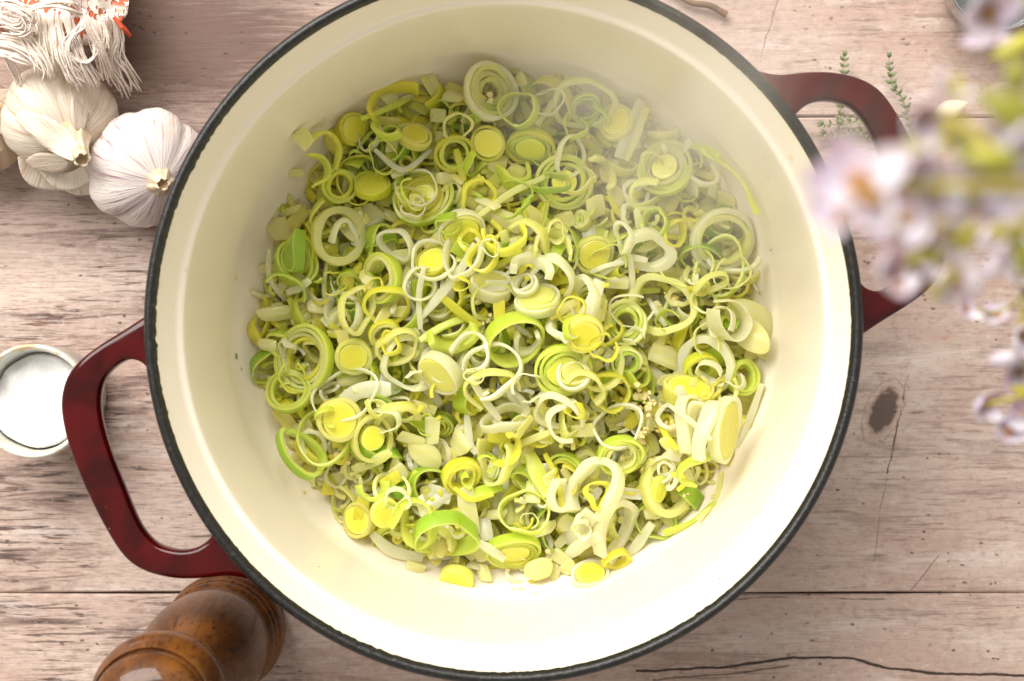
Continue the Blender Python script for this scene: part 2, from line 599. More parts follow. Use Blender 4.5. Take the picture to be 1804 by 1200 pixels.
MT = dict(
    table=mat_table(), enamel=mat_enamel(), rim=mat_rim(), red=mat_red(),
    W=mat_leek("white_leek", (0.95, 0.94, 0.74), (0.95, 0.94, 0.66)),
    C=mat_leek("cream_leek", (0.93, 0.92, 0.42), (0.89, 0.90, 0.26)),
    P=mat_leek("pale_yellow_leek", (0.93, 0.905, 0.30), (0.90, 0.89, 0.22), rings=0.25),
    Y=mat_leek("yellow_leek", (0.92, 0.875, 0.09), (0.84, 0.82, 0.05)),
    L=mat_leek("light_green_leek", (0.84, 0.91, 0.17), (0.56, 0.75, 0.06)),
    G=mat_leek("green_leek", (0.68, 0.82, 0.13), (0.25, 0.50, 0.02)),
    K=mat_leek("yellow_leek_core", (0.86, 0.81, 0.035), (0.90, 0.88, 0.18), sss=0.15, stripe=0.1, rings=0.30),
    KL=mat_leek("green_leek_core", (0.78, 0.80, 0.05), (0.82, 0.85, 0.12), sss=0.15, stripe=0.1, rings=0.35),
    onion=mat_onion(), butter=mat_onion("buttery_onion", (0.94, 0.89, 0.42), (0.92, 0.86, 0.26), (0.93, 0.87, 0.22)),
    mince=mat_simple("minced_garlic", (0.80, 0.62, 0.24), 0.3, (0.82, 0.72, 0.36), 300, 0.4, 0.3),
    garlic_a=mat_garlic("purple_streaked_skin", (0.70, 0.64, 0.60), (0.34, 0.17, 0.23), (0.66, 0.46, 0.25), 1.0),
    garlic_b=mat_garlic("papery_tan_skin", (0.70, 0.62, 0.51), (0.46, 0.30, 0.18), (0.58, 0.38, 0.20), 0.75),
    garlic_c=mat_garlic("brown_dry_skin", (0.58, 0.45, 0.33), (0.36, 0.20, 0.10), (0.30, 0.15, 0.06), 0.7),
    stem=mat_simple("dry_garlic_stem", (0.72, 0.62, 0.46), 0.7, (0.55, 0.42, 0.26), 150, 0.5),
    stemend=mat_simple("cut_stem_end", (0.50, 0.36, 0.20), 0.8, (0.34, 0.22, 0.10), 400, 0.5),
    mill=mat_millwood(), cloth=mat_cloth(), yarn=mat_yarn(), salt=mat_salt(), glaze=mat_glaze(),
    glass=mat_glass(), petal=mat_petal(),
    throat=mat_simple("brown_flower_throat", (0.26, 0.10, 0.04), 0.6, (0.42, 0.26, 0.06), 200),
    leaf=mat_simple("olive_leaf", (0.22, 0.22, 0.025), 0.5, (0.34, 0.32, 0.035), 60, 0, 0.2, (0.6, 0.8, 0.1)),
    sprout=mat_simple("yellow_green_leaf", (0.46, 0.40, 0.04), 0.5, (0.36, 0.34, 0.05), 60, 0, 0.2, (0.8, 0.8, 0.1)),
    fstem=mat_simple("green_stem", (0.36, 0.30, 0.06), 0.55),
    thyme=mat_simple("thyme_leaf", (0.15, 0.20, 0.075), 0.55, (0.27, 0.31, 0.15), 200),
    thymestem=mat_simple("thyme_stem", (0.30, 0.30, 0.14), 0.6),
    twig=mat_simple("brown_twig", (0.22, 0.12, 0.06), 0.7, (0.13, 0.07, 0.035), 120, 0.5),
    twigend=mat_simple("pale_cut_wood", (0.55, 0.42, 0.20), 0.7),
    clove=mat_simple("peeled_clove", (0.86, 0.80, 0.62), 0.4, (0.80, 0.72, 0.50), 60, 0, 0.3),
)

# ---------------------------------------------------------------- table (setting)
table = empty("table")
tag(table, kind="structure")


def plank(y0, y1, x0=-0.75, x1=0.75):
    V, F = [], []
    b = 0.0009
    prof = [(y0, -0.022), (y0, -b), (y0 + b, 0), (y1 - b, 0), (y1, -b), (y1, -0.022)]
    nx = 60
    for i in range(nx + 1):
        x = x0 + (x1 - x0) * i / nx
        for k, (yy, zz) in enumerate(prof):
            V.append((x, yy + (0.00025 * math.sin(x * 37 + y0 * 90) if k in (0, 1, 4, 5) else 0), zz))
    n = len(prof)
    for i in range(nx):
        for k in range(n - 1):
            F.append((i * n + k, (i + 1) * n + k, (i + 1) * n + k + 1, i * n + k + 1))
    F.append(tuple(range(n)))
    F.append(tuple(nx * n + k for k in range(n - 1, -1, -1)))
    return mesh_obj("plank", V, F, MT['table'], table, smooth=False)


Y1, Y2, G_ = P(0, 1045).y, P(0, 206).y, 0.0004
plank(-0.60, -0.3605 - G_)
plank(-0.3605 + G_, Y1 - G_)
plank(Y1 + G_, 0.345, -0.75, 0.005)
plank(Y1 + G_, Y2 - G_, 0.0056, 0.75)
plank(Y2 + G_, 0.345, 0.0056, 0.75)
plank(0.3458, 0.59)
mesh_obj("underside", [(-.74, -.6, -.026), (.74, -.6, -.026), (.74, .59, -.026), (-.74, .59, -.026),
                       (-.74, -.6, -.0222), (.74, -.6, -.0222), (.74, .59, -.0222), (-.74, .59, -.0222)],
         [(3, 2, 1, 0), (4, 5, 6, 7), (0, 1, 5, 4), (1, 2, 6, 5), (2, 3, 7, 6), (3, 0, 4, 7)], MT['twig'], table, smooth=False)

# ---------------------------------------------------------------- dutch oven
ZR = 0.125
PC = P(887, 572, ZR)
PCX, PCY = PC.x, PC.y
pot = empty("dutch_oven", (PCX, PCY, 0))
tag(pot, "round red enamelled cooking pot with cream inside, black rim and two loop handles", "pot")

inner = [(0.0, 0.0085), (0.06, 0.0085), (0.095, 0.009)]
for i in range(1, 13):                      # rounded foot of the wall
    t = i / 12 * PI / 2 * 0.96
    inner.append((0.097 + 0.031 * math.sin(t), 0.040 - 0.031 * math.cos(t)))
inner += [(0.1292, 0.055), (0.1302, 0.075), (0.1312, 0.095), (0.1318, 0.1040), (0.1321, 0.1056), (0.1327, 0.1066), (0.1335, 0.1072), (0.1342, 0.1080), (0.1349, 0.1096), (0.1372, 0.1165), (0.1393, 0.1222)]
IR = np.array([p[0] for p in inner])
IZ = np.array([p[1] for p in inner])
V, F = lathe([(max(r, 1e-5), z) for r, z in inner], 160)
mesh_obj("enamel_lining", V, [f[::-1] for f in F], MT['enamel'], pot)
jit = rng.normal(0, 0.00016, 640)
jit = jit * (np.interp(np.arange(640), np.arange(0, 641, 20), rng.random(33) ** 2 * 1.6))
prof = [(0.1393, 0.1222), (0.1396, 0.1236), (0.1402, 0.1245), (0.1412, 0.1250), (0.1423, 0.1248), (0.1432, 0.1240), (0.1438, 0.1226), (0.1440, 0.1205), (0.1436, 0.1188)]
V, F = lathe(prof, 640, lambda k, i: jit[i] * (1.0 if k < 2 else 0.4 if k == 2 else 0.0) - (0.0004 if k == 0 else 0))
mesh_obj("rim", V, F, MT['rim'], pot)
outer = [(0.1436, 0.1188), (0.1431, 0.1182), (0.1428, 0.110), (0.1422, 0.08), (0.1410, 0.05), (0.138, 0.030), (0.130, 0.013), (0.115, 0.004), (0.106, 0.0012), (0.06, 0.0010), (1e-5, 0.0010)]
V, F = lathe(outer, 160)
mesh_obj("pot_body", V, F, MT['red'], pot)

HZ = 0.108
h_out = [(285, 540), (262, 549), (215, 580), (165, 612), (132, 639), (112, 668), (103, 705), (106, 745), (119, 795), (145, 860), (180, 930), (214, 982), (250, 1008), (300, 1021), (350, 1022), (400, 1018), (440, 1026), (470, 1040)]
h_in = [(300, 690), (268, 664), (247, 640), (222, 634), (196, 648), (177, 672), (170, 705), (174, 745), (188, 795), (210, 852), (231, 905), (249, 938), (274, 962), (310, 972), (343, 967), (366, 950), (384, 925), (420, 915)]


def handle_mesh():
    A = np.array([P(a, b, HZ)[:2] for a, b in h_out])
    B = np.array([P(a, b, HZ)[:2] for a, b in h_in])
    A = catmull(A, 90) - np.array([PCX, PCY])
    B = catmull(B, 90) - np.array([PCX, PCY])
    V, F = [], []
    ns = 20
    for i in range(90):
        m = (A[i] + B[i]) / 2
        d = (A[i] - B[i]) / 2
        for k in range(ns):
            t = 2 * PI * k / ns
            c, s = math.cos(t), math.sin(t)
            e = 0.62
            cc = math.copysign(abs(c) ** e, c)
            ss = math.copysign(abs(s) ** e, s)
            zz = HZ - 0.0062 + 0.0062 * ss - (0.0019 * (1 - cc ** 4) if s > 0 else 0)   # dished top
            q = m + d * cc
            V.append((q[0], q[1], zz))
    for i in range(89):
        for k in range(ns):
            k2 = (k + 1) % ns
            F.append((i * ns + k, i * ns + k2, (i + 1) * ns + k2, (i + 1) * ns + k))
    F.append(tuple(range(ns)))
    F.append(tuple(89 * ns + k for k in range(ns - 1, -1, -1)))
    return V, F


V, F = handle_mesh()
hl = mesh_obj("handle", V, F, MT['red'], pot)
hr = hl.copy()
COL.objects.link(hr)
hr.parent = pot
hr.rotation_euler = (0, 0, PI)


def pot_z(r):
    return np.interp(r, IR, IZ)


# ---------------------------------------------------------------- leeks: shapes
def ring_geo(R, t, h, squash=1.0, gap=0.0, warp=0.0, seg=38, r1=0.0, spiral=0.0, lowres=False):
    """a leek ring: wall t thick, h high. verts, faces, attr(skin,around,rand)"""
    ph = random.random() * 6.28
    ph2 = random.random() * 6.28
    a0, a1 = gap / 2, 2 * PI - gap / 2
    if gap > PI:
        seg = max(10, int(seg * (2 * PI - gap) / (2 * PI)))
    closed = gap <= 0.0
    n = seg if closed else seg + 1
    th = np.linspace(a0, a1, seg + 1)[:n]
    rr = R * (1 + r1 * np.sin(2 * th + ph) + 0.5 * r1 * np.sin(3 * th + ph2) + 0.3 * r1 * np.sin(5 * th + ph) + spiral * (th / 6.28 - 0.5))
    rm = rr - t / 2
    cx = np.cos(th) * rm
    cy = np.sin(th) * rm * squash
    cz = warp * np.sin(2 * th + ph2) + 0.5 * warp * np.sin(th + ph)
    if closed:
        tx = np.roll(cx, -1) - np.roll(cx, 1)
        ty = np.roll(cy, -1) - np.roll(cy, 1)
    else:
        tx, ty = np.gradient(cx), np.gradient(cy)
    L = np.hypot(tx, ty) + 1e-12
    nx, ny = ty / L, -tx / L
    b = 0.11
    sec = [(1, 1 - b, 1.0), (1 - b, 1, 0.30), (-1 + b, 1, 0.0), (-1, 1 - b, 0.08), (-1, -1 + b, 0.08), (-1 + b, -1, 0.0), (1 - b, -1, 0.30), (1, -1 + b, 1.0)]
    if lowres:
        sec = [(1, 1, 0.6), (-1, 1, 0.0), (-1, -1, 0.0), (1, -1, 0.8)]
    m = len(sec)
    tt = t * (1 + 0.14 * np.sin(3 * th + ph) + 0.08 * np.sin(7 * th + ph2))
    hh = h * (1 + 0.10 * np.sin(2 * th + ph2))
    lean = 0.10 * np.sin(2 * th + ph)
    V = np.zeros((n, m, 3))
    A = np.zeros((n, m, 3))
    rv = random.random()
    for k, (u, v, s) in enumerate(sec):
        off = u * tt / 2 + lean * v * h / 2
        V[:, k, 0] = cx + nx * off
        V[:, k, 1] = cy + ny * off
        V[:, k, 2] = cz + v * hh / 2
        A[:, k, 0] = s
        A[:, k, 1] = th / 6.283 * R / 0.012
        A[:, k, 2] = rv
    F = []
    for i in range(n if closed else n - 1):
        j = (i + 1) % n
        for k in range(m):
            k2 = (k + 1) % m
            F.append((i * m + k, j * m + k, j * m + k2, i * m + k2))
    if not closed:
        F.append(tuple(range(m)))
        F.append(tuple((n - 1) * m + k for k in range(m - 1, -1, -1)))
    return V.reshape(-1, 3), F, A.reshape(-1, 3)


def disc_geo(R, h, squash=1.0, dome=0.0, seg=30):
    rad = [0.001, 0.12, 0.24, 0.36, 0.48, 0.60, 0.72, 0.84, 0.95, 0.985, 1.0]
    dz = [0.0001, -0.0001, 0.0001, -0.0001, 0.0001, -0.0001, 0.0001, -0.0001, 0, -0.0002, -0.0006]
    top = [(R * a, h / 2 + dome * (1 - a * a) + d) for a, d in zip(rad, dz)]
    bot = [(r, -z) for r, z in reversed(top)]
    pr = top + bot
    V, F, A = [], [], []
    n = len(pr)
    rv = random.random()
    ph = random.random() * 6
    for i in range(seg):
        a = 2 * PI * i / seg
        k_ = 1 + 0.03 * math.sin(2 * a + ph) + 0.015 * math.sin(3 * a)
        for k, (r, z) in enumerate(pr):
            V.append((r * k_ * math.cos(a), r * k_ * math.sin(a) * squash, z + 0.0003 * math.sin(a + ph) * r / R))
            A.append((max(0, (r / R - 0.55)) * 1.9 if abs(r) < R * 0.99 else 0.8, r / R * 0.105 + 0.002 * math.sin(3 * a + ph), rv))
    for i in range(seg):
        j = (i + 1) % seg
        for k in range(n - 1):
            F.append((i * n + k, i * n + k + 1, j * n + k + 1, j * n + k))
    F.append(tuple(i * n for i in range(seg)))
    F.append(tuple(i * n + n - 1 for i in range(seg - 1, -1, -1)))
    return np.array(V), F, np.array(A)


def strip_geo(path, wid, thick, roll=0.0, taper=0.25):
    """strip along path (N,3): wid across (horizontal), thick vertical"""
    path = np.array(path)
    N = len(path)
    T = np.gradient(path, axis=0)
    T /= np.linalg.norm(T, axis=1)[:, None] + 1e-12
    up = np.array([0, 0, 1.0])
    sec = [(1, .55, .9), (.7, 1, .2), (-.7, 1, .0), (-1, .55, .1), (-1, -.55, .1), (-.7, -1, 0), (.7, -1, .2), (1, -.55, .9)]
    V, A, F = [], [], []
    rv = random.random()
    ph = random.random() * 6
    for i in range(N):
        s = np.cross(T[i], up)
        s /= np.linalg.norm(s) + 1e-12
        u = np.cross(s, T[i])
        r = roll * (1 + 0.4 * math.sin(i * 0.3 + ph))
        s2 = s * math.cos(r) + u * math.sin(r)
        u2 = u * math.cos(r) - s * math.sin(r)
        f = i / (N - 1)
        k_ = 1 - taper * (abs(2 * f - 1) ** 3) + 0.06 * math.sin(9 * f + ph)
        for (a, b, sk) in sec:
            V.append(path[i] + s2 * a * wid / 2 * k_ + u2 * b * thick / 2)
            A.append((sk, f * 0.6, rv))
    m = len(sec)
    for i in range(N - 1):
        for k in range(m):
            k2 = (k + 1) % m
            F.append((i * m + k, (i + 1) * m + k, (i + 1) * m + k2, i * m + k2))
    F.append(tuple(range(m)))
    F.append(tuple((N - 1) * m + k for k in range(m - 1, -1, -1)))
    return np.array(V), [f[::-1] for f in F], np.array(A)


def onion_geo(w_, l_, t, curv, n=6, rnd=None):
    """curved piece of an onion layer with irregular corners"""
    c = [np.array((sx * w_ / 2 * random.uniform(.45, 1.15), sy * l_ / 2 * random.uniform(.55, 1.15))) for sx, sy in ((-1, -1), (1, -1), (1, 1), (-1, 1))]
    top, bot = [], []
    ph = random.random() * 6
    rnd = random.uniform(.15, .6) if rnd is None else rnd
    for i in range(n + 1):
        for j in range(n + 1):
            a_, b_ = 2 * i / n - 1, 2 * j / n - 1
            da, db = a_ * math.sqrt(1 - b_ * b_ / 2), b_ * math.sqrt(1 - a_ * a_ / 2)
            u, v = ((1 - rnd) * a_ + rnd * da) / 2 + .5, ((1 - rnd) * b_ + rnd * db) / 2 + .5
            p = (1 - u) * (1 - v) * c[0] + u * (1 - v) * c[1] + u * v * c[2] + (1 - u) * v * c[3]
            z = -(p[0] ** 2) * curv - (p[1] ** 2) * curv * 0.35 + 0.0004 * math.sin(p[0] * 900 + ph)
            edge = min(i, n - i, j, n - j) / n
            tt = t * (0.55 + 0.45 * min(1, edge * 5))
            top.append((p[0], p[1], z + tt / 2))
            bot.append((p[0], p[1], z - tt / 2))
    V = top + bot
    N = (n + 1) ** 2
    F = []
    for i in range(n):
        for j in range(n):
            a, b, c_, d = i * (n + 1) + j, (i + 1) * (n + 1) + j, (i + 1) * (n + 1) + j + 1, i * (n + 1) + j + 1
            F.append((a, b, c_, d))
            F.append((N + d, N + c_, N + b, N + a))
    loop = [i * (n + 1) for i in range(n + 1)] + [n * (n + 1) + j for j in range(1, n + 1)] + [i * (n + 1) + n for i in range(n - 1, -1, -1)] + [j for j in range(n - 1, 0, -1)]
    for a, b in zip(loop, loop[1:] + loop[:1]):
        F.append((a, N + a, N + b, b))
    V = np.array(V)
    return V, [f[::-1] if False else f for f in F], np.tile([0.1, 0.3, random.random()], (len(V), 1))


# ---------------------------------------------------------------- pile: height field the pieces settle on
GS = 0.001
GN = 281
gx = (np.arange(GN) - 140) * GS
GX, GY = np.meshgrid(gx, gx, indexing='ij')
H = pot_z(np.minimum(np.hypot(GX, GY), 0.1392)).copy()
H[np.hypot(GX, GY) > 0.1392] = 0.2


def hidx(xy):
    i = np.clip(np.round((xy[:, 0] - PCX) / GS).astype(int) + 140, 0, GN - 1)
    j = np.clip(np.round((xy[:, 1] - PCY) / GS).astype(int) + 140, 0, GN - 1)
    return i, j


def settle(V, px, py, q=82, cap=None, iters=3):
    """world origin for local verts V so that they rest on the pile, centred on pixel px,py"""
    z = 0.03
    for _ in range(iters):
        o = P(px, py, z)
        i, j = hidx(V[:, :2] + np.array([o.x, o.y]))
        z = float(np.percentile(H[i, j] - V[:, 2], q))
        if cap is not None:
            z = min(z, cap)
    o = P(px, py, z)
    return o


def deposit(V, o, grow=1.0):
    Wd = V + np.array(o)
    i, j = hidx(Wd)
    for di in (-1, 0, 1):
        for dj in (-1, 0, 1):
            np.maximum.at(H, (np.clip(i + di, 0, GN - 1), np.clip(j + dj, 0, GN - 1)), Wd[:, 2] - 0.0006)


def tilt_matrix(a, b, ang, mode=None):
    """major axis along image angle ang (deg, counter-clockwise as seen); tilt so the minor axis foreshortens"""
    r = max(0.2, min(1.0, b / a))
    full = math.acos(r)
    tl = full * (0.78 if mode is None else mode)
    sq = r / math.cos(tl)
    return tl, sq


PIECES = []        # dict(root, kind, colour word, form, size, pose, px, py, text)


def reg(root, name, form, colour, a, tl, px, py, text):
    PIECES.append(dict(o=root, name=name, form=form, col=colour, a=a, t=tl, px=px, py=py, text=text))


CW = {'W': 'white', 'C': 'cream', 'P': 'pale yellow', 'Y': 'yellow', 'L': 'light green', 'G': 'green', 'K': 'yellow', 'KL': 'green'}


def rotm(ang, tl, sign):
    return Matrix.Rotation(math.radians(ang), 4, 'Z') @ Matrix.Rotation(tl * sign, 4, 'X')


def apply(M4, V):
    R_ = np.array(M4.to_3x3())
    return V @ R_.T


def add_ring(px, py, a, b, ang, col, wall=7, h=None, gap=0.0, rot=0, warp=None, sign=None, text=None, q=78, cap=0.056, mode=None, r1=0.085, spiral=0.0, parent=None):
    s = m_per_px(0.038)
    R_ = a * s * 1.05
    wall = wall * (0.76 if wall < 12 else 0.95)
    h = (h * 1.35 if h is not None else random.uniform(13, 22)) * s
    tl, sq = tilt_matrix(a, b, ang, mode)
    sign = sign or random.choice((-1, 1))
    if warp is None:
        warp = random.uniform(0.0004, 0.0018)
    V, F, A = ring_geo(R_, wall * s, h, sq, gap, warp, r1=r1, spiral=spiral)
    if rot:
        V = apply(Matrix.Rotation(math.radians(rot), 4, 'Z'), V)
    V = apply(rotm(ang, tl, sign), V)
    o = settle(V, px, py, q, cap)
    ob = mesh_obj("leek_strip" if gap > 2.2 else "leek_ring", V, F, MT[col], attr=A)
    ob.location = o
    deposit(V, o)
    reg(ob, ob.name, 'curved strip' if gap > 2.2 else ('open ring' if gap > 0.4 else 'ring'), CW[col], a, tl, px, py, text)
    return ob


def add_slice(px, py, a, b, ang, layers, core=None, corer=0.0, wall=8, h=11, tele=0.0, sign=None, text=None, q=78, cap=0.056, mode=None, gapw=1.5, coredrop=0.0):
    """coin of leek: concentric layers (colour per layer, outside in) and an optional core disc"""
    s = m_per_px(0.038)
    tl, sq = tilt_matrix(a, b, ang, mode)
    sign = sign or random.choice((-1, 1))
    R4 = rotm(ang, tl, sign)
    root = None
    if core in ('K', 'KL'):
        layers = ['P' if c == 'C' else c for c in layers]
    wall = wall * 0.8 if wall < 12 else wall
    h = h * 1.35
    allV = []
    parts = []
    r = a
    off = 0.0
    for k, col in enumerate(layers):
        V, F, A = ring_geo(r * s, wall * s, h * s, sq, 0, 0.0003, r1=0.02)
        shift = np.array([random.uniform(-1, 1) * gapw * 0.4 * s, random.uniform(-1, 1) * gapw * 0.4 * s, off])
        V = apply(R4, V + shift)
        parts.append(("layer", V, F, A, col))
        allV.append(V)
        r -= wall + gapw
        off += tele * s * random.uniform(.5, 1.3)
    if core:
        cr = (corer or r + gapw * 0.5)
        V, F, A = disc_geo(cr * s, h * s * 0.97, sq)
        V = apply(R4, V + np.array([0, 0, off - coredrop * s]))
        parts.append(("core", V, F, A, core))
        allV.append(V)
    AV = np.concatenate(allV)
    o = settle(AV, px, py, q, cap)
    root = empty("leek_slice", o)
    for nm, V, F, A, col in parts:
        mesh_obj(nm, V, F, MT[col], root, attr=A)
    deposit(AV, o)
    first = layers[0] if layers else core
    form = 'coin with ' + {'K': 'yellow', 'KL': 'green', 'P': 'pale'}[core] + ' core' if core else 'slice of nested rings'
    reg(root, "leek_slice", form, CW[first], a, tl, px, py, text)
    return root


def add_strip(pts, wpx, col, thick=6, roll=None, text=None, q=70, cap=0.056, arch=0.0, lift=0.0):
    s = m_per_px(0.038)
    cx = sum(p[0] for p in pts) / len(pts)
    cy = sum(p[1] for p in pts) / len(pts)
    loc = [((p[0] - cx) * s, -(p[1] - cy) * s) for p in pts]
    path = catmull(loc, 20) if len(loc) > 2 else np.array([np.array(loc[0]) * (1 - t) + np.array(loc[1]) * t for t in np.linspace(0, 1, 14)])
    N = len(path)
    # follow the pile below: straight slope between the two ends
    o0 = P(cx, cy, 0.035)
    i, j = hidx(path + np.array([o0.x, o0.y]))
    hh = H[i, j]
    sl = np.polyfit(np.arange(N), hh, 1)[0]
    sl = max(-0.0012, min(0.0012, sl))
    z = (np.arange(N) - N / 2) * sl + arch * s * (1 - np.linspace(-1, 1, N) ** 2)
    path3 = np.column_stack([path, z])
    V, F, A = strip_geo(path3, wpx * 1.15 * s, thick * s, random.uniform(-.5, .5) if roll is None else roll)
    o = settle(V, cx, cy, q, cap)
    o.z += lift
    ob = mesh_obj("leek_strip", V, F, MT[col], attr=A)
    ob.location = o
    deposit(V, o)
    Lp = math.hypot(pts[0][0] - pts[-1][0], pts[0][1] - pts[-1][1])
    reg(ob, "leek_strip", 'strip' if len(pts) == 2 else 'curved strip', CW[col], Lp / 2, 0, cx, cy, text)
    return ob


def add_onion(px, py, w_, l_, ang, t=8, curv=18, tilt=None, text=None, q=72, cap=0.058, mat='onion', name="onion_piece", n=6, rnd=None):
    s = m_per_px(0.035)
    V, F, A = onion_geo(w_ * s, l_ * s, t * s, curv, n, rnd)
    tl = random.uniform(-.5, .5) if tilt is None else tilt
    V = apply(Matrix.Rotation(math.radians(ang), 4, 'Z') @ Matrix.Rotation(tl, 4, 'X') @ Matrix.Rotation(random.uniform(-.4, .4) if tilt is None else 0, 4, 'Y'), V)
    o = settle(V, px, py, q, cap)
    ob = mesh_obj(name, V, F, MT[mat], attr=A)
    ob.location = o
    deposit(V, o)
    ar = max(w_, l_) / max(1, min(w_, l_))
    reg(ob, name, 'sliver' if ar > 2.0 else 'square' if ar < 1.25 else 'wedge', 'white', max(w_, l_) / 2, abs(tl), px, py, text)
    return ob


# pixel circle the food lies in
FCX, FCY, FR = 903, 574, 462


def rand_px(rmax=1.0):
    while True:
        a = random.random() * 2 * PI
        r = FR * math.sqrt(random.random()) * rmax
        return FCX + r * math.cos(a), FCY + r * math.sin(a)


def colour_at(px, py):
    d = ((px - FCX) + (py - FCY)) / (2 * FR)           # -1 upper left, +1 lower right
    g = 0.42 - 0.34 * d
    r = random.random()
    if r < g * 0.45:
        return 'G'
    if r < g:
        return 'L'
    if r < g + 0.24:
        return 'Y'
    if r < g + 0.24 + 0.30:
        return 'C'
    return 'W'


# --- the bed: cooked-down shreds too many to count
bed_parts = {k: [] for k in 'WCYLG'}
bed_on = []
for it in range(1150):
    px, py = rand_px(0.97)
    rr = math.hypot(px - FCX, py - FCY) / FR
    s = m_per_px(0.02)
    if random.random() < 0.66:
        a = random.uniform(18, 44)
        V, F, A = ring_geo(a * s, random.uniform(3.5, 8) * s, random.uniform(12, 22) * s, random.uniform(.5, 1), random.choice((0, 0, 3.3, 4.2)), 0.001, seg=22, r1=0.09, lowres=True)
        col = colour_at(px, py)
    else:
        V, F, A = onion_geo(random.uniform(18, 40) * s, random.uniform(22, 50) * s, random.uniform(6, 10) * s, random.uniform(5, 30), n=4)
        col = None
    V = apply(Matrix.Rotation(random.random() * 6.28, 4, 'Z') @ Matrix.Rotation(random.uniform(-.8, .8), 4, 'X'), V)
    cap = 0.0115 + 0.017 * (1 - rr ** 2.4) * min(1, it / 600 + 0.25)
    o = settle(V, px, py, 60, cap + 0.006 * random.random())
    deposit(V, o)
    (bed_parts[random.choice('CYYW') if col == 'G' or (col == 'L' and random.random() < .5) else col] if col else bed_on).append((V + np.array(o), F, A))
for it in range(330):       # a paler layer of soft onion that closes the gaps
    px, py = rand_px(0.97)
    rr = math.hypot(px - FCX, py - FCY) / FR
    s = m_per_px(0.025)
    V, F, A = onion_geo(random.uniform(26, 48) * s, random.uniform(34, 64) * s, random.uniform(6, 9) * s, random.uniform(2, 18), n=5)
    V = apply(Matrix.Rotation(random.random() * 6.28, 4, 'Z') @ Matrix.Rotation(random.uniform(-.3, .3), 4, 'X'), V)
    o = settle(V, px, py, 55, 0.0145 + 0.016 * (1 - rr ** 2.6))
    deposit(V, o)
    (bed_on if random.random() < 0.55 else bed_parts[random.choice('WCCYL')]).append((V + np.array(o), F, A))


def fill_gaps(n, q, rmax=0.95, top=0.045):
    """drop soft flat bits into the deepest holes of the pile"""
    for it in range(n):
        best = None
        for _ in range(14):
            px, py = rand_px(rmax)
            o = P(px, py, 0.03)
            i, j = hidx(np.array([[o.x, o.y]]))
            i, j = int(i[0]), int(j[0])
            win = H[max(0, i - 9):i + 10, max(0, j - 9):j + 10]
            d = float(np.percentile(win, 85) - np.percentile(H[i - 2:i + 3, j - 2:j + 3], 50))
            if best is None or d > best[0]:
                best = (d, px, py)
        d, px, py = best
        s = m_per_px(0.03)
        k = random.random()
        if k < 0.5:
            V, F, A = onion_geo(random.uniform(18, 34) * s, random.uniform(34, 66) * s, random.uniform(5, 8) * s, random.uniform(4, 26), n=4)
        elif k < 2:
            a_ = random.uniform(15, 30)
            V, F, A = ring_geo(a_ * s, random.uniform(4, 9) * s, random.uniform(9, 17) * s, random.uniform(.4, 1), random.choice((0, 1.5, 3.3, 4.2)), 0.0008, seg=22, r1=0.09, lowres=True)
        else:
            V, F, A = disc_geo(random.uniform(11, 20) * s, 9 * s, random.uniform(.6, 1), seg=16)
        V = apply(Matrix.Rotation(random.random() * 6.28, 4, 'Z') @ Matrix.Rotation(random.uniform(-.35, .35), 4, 'X'), V)
        o = settle(V, px, py, q, top)
        deposit(V, o)
        (bed_on if k < 0.25 else bed_parts[random.choice('WCCYYW') if py + px > 1200 else random.choice('CYYCLL')]).append((V + np.array(o), F, A))


# --- loose fillers, each its own piece
for it in range(200):
    px, py = rand_px(0.93)
    rr = math.hypot(px - FCX, py - FCY) / FR
    cap = 0.025 + 0.016 * (1 - rr ** 2)
    r = random.random()
    col = colour_at(px, py)
    a = random.uniform(18, 46)
    if r < 0.74:
        add_ring(px, py, a, a * random.choice((random.uniform(.25, .6), random.uniform(.6, 1))), random.uniform(0, 180), col, random.uniform(3, 7.5), random.uniform(12, 24), random.choice((0, 0, 0, 0.6, 2.6, 3.6)), random.uniform(0, 360), cap=cap, q=62, r1=0.09, mode=random.choice((0.6, 0.95)))
    elif r < 0.84:
        add_slice(px, py, a * 0.9, a * 0.9 * random.uniform(.6, 1), random.uniform(0, 180), random.choice((['L', 'L', 'Y'], ['C', 'C', 'L'], ['W', 'C', 'C'], ['Y', 'L', 'L'])), None, 0, 5, 12, 1, cap=cap, q=72)
    else:
        L_ = random.uniform(25, 50)
        t = random.uniform(0, PI)
        add_strip([(px - L_ * math.cos(t), py - L_ * math.sin(t)), (px + random.uniform(-12, 12), py + random.uniform(-12, 12)), (px + L_ * math.cos(t), py + L_ * math.sin(t))], random.uniform(7, 14), col, cap=cap)
for it in range(70):
    px, py = rand_px(0.97)
    rr = math.hypot(px - FCX, py - FCY) / FR
    add_onion(px, py, random.uniform(16, 34), random.uniform(26, 64), random.uniform(0, 180), random.uniform(4, 7), random.uniform(5, 60), cap=0.022 + 0.022 * (1 - rr ** 2), q=68)

fill_gaps(380, 45)
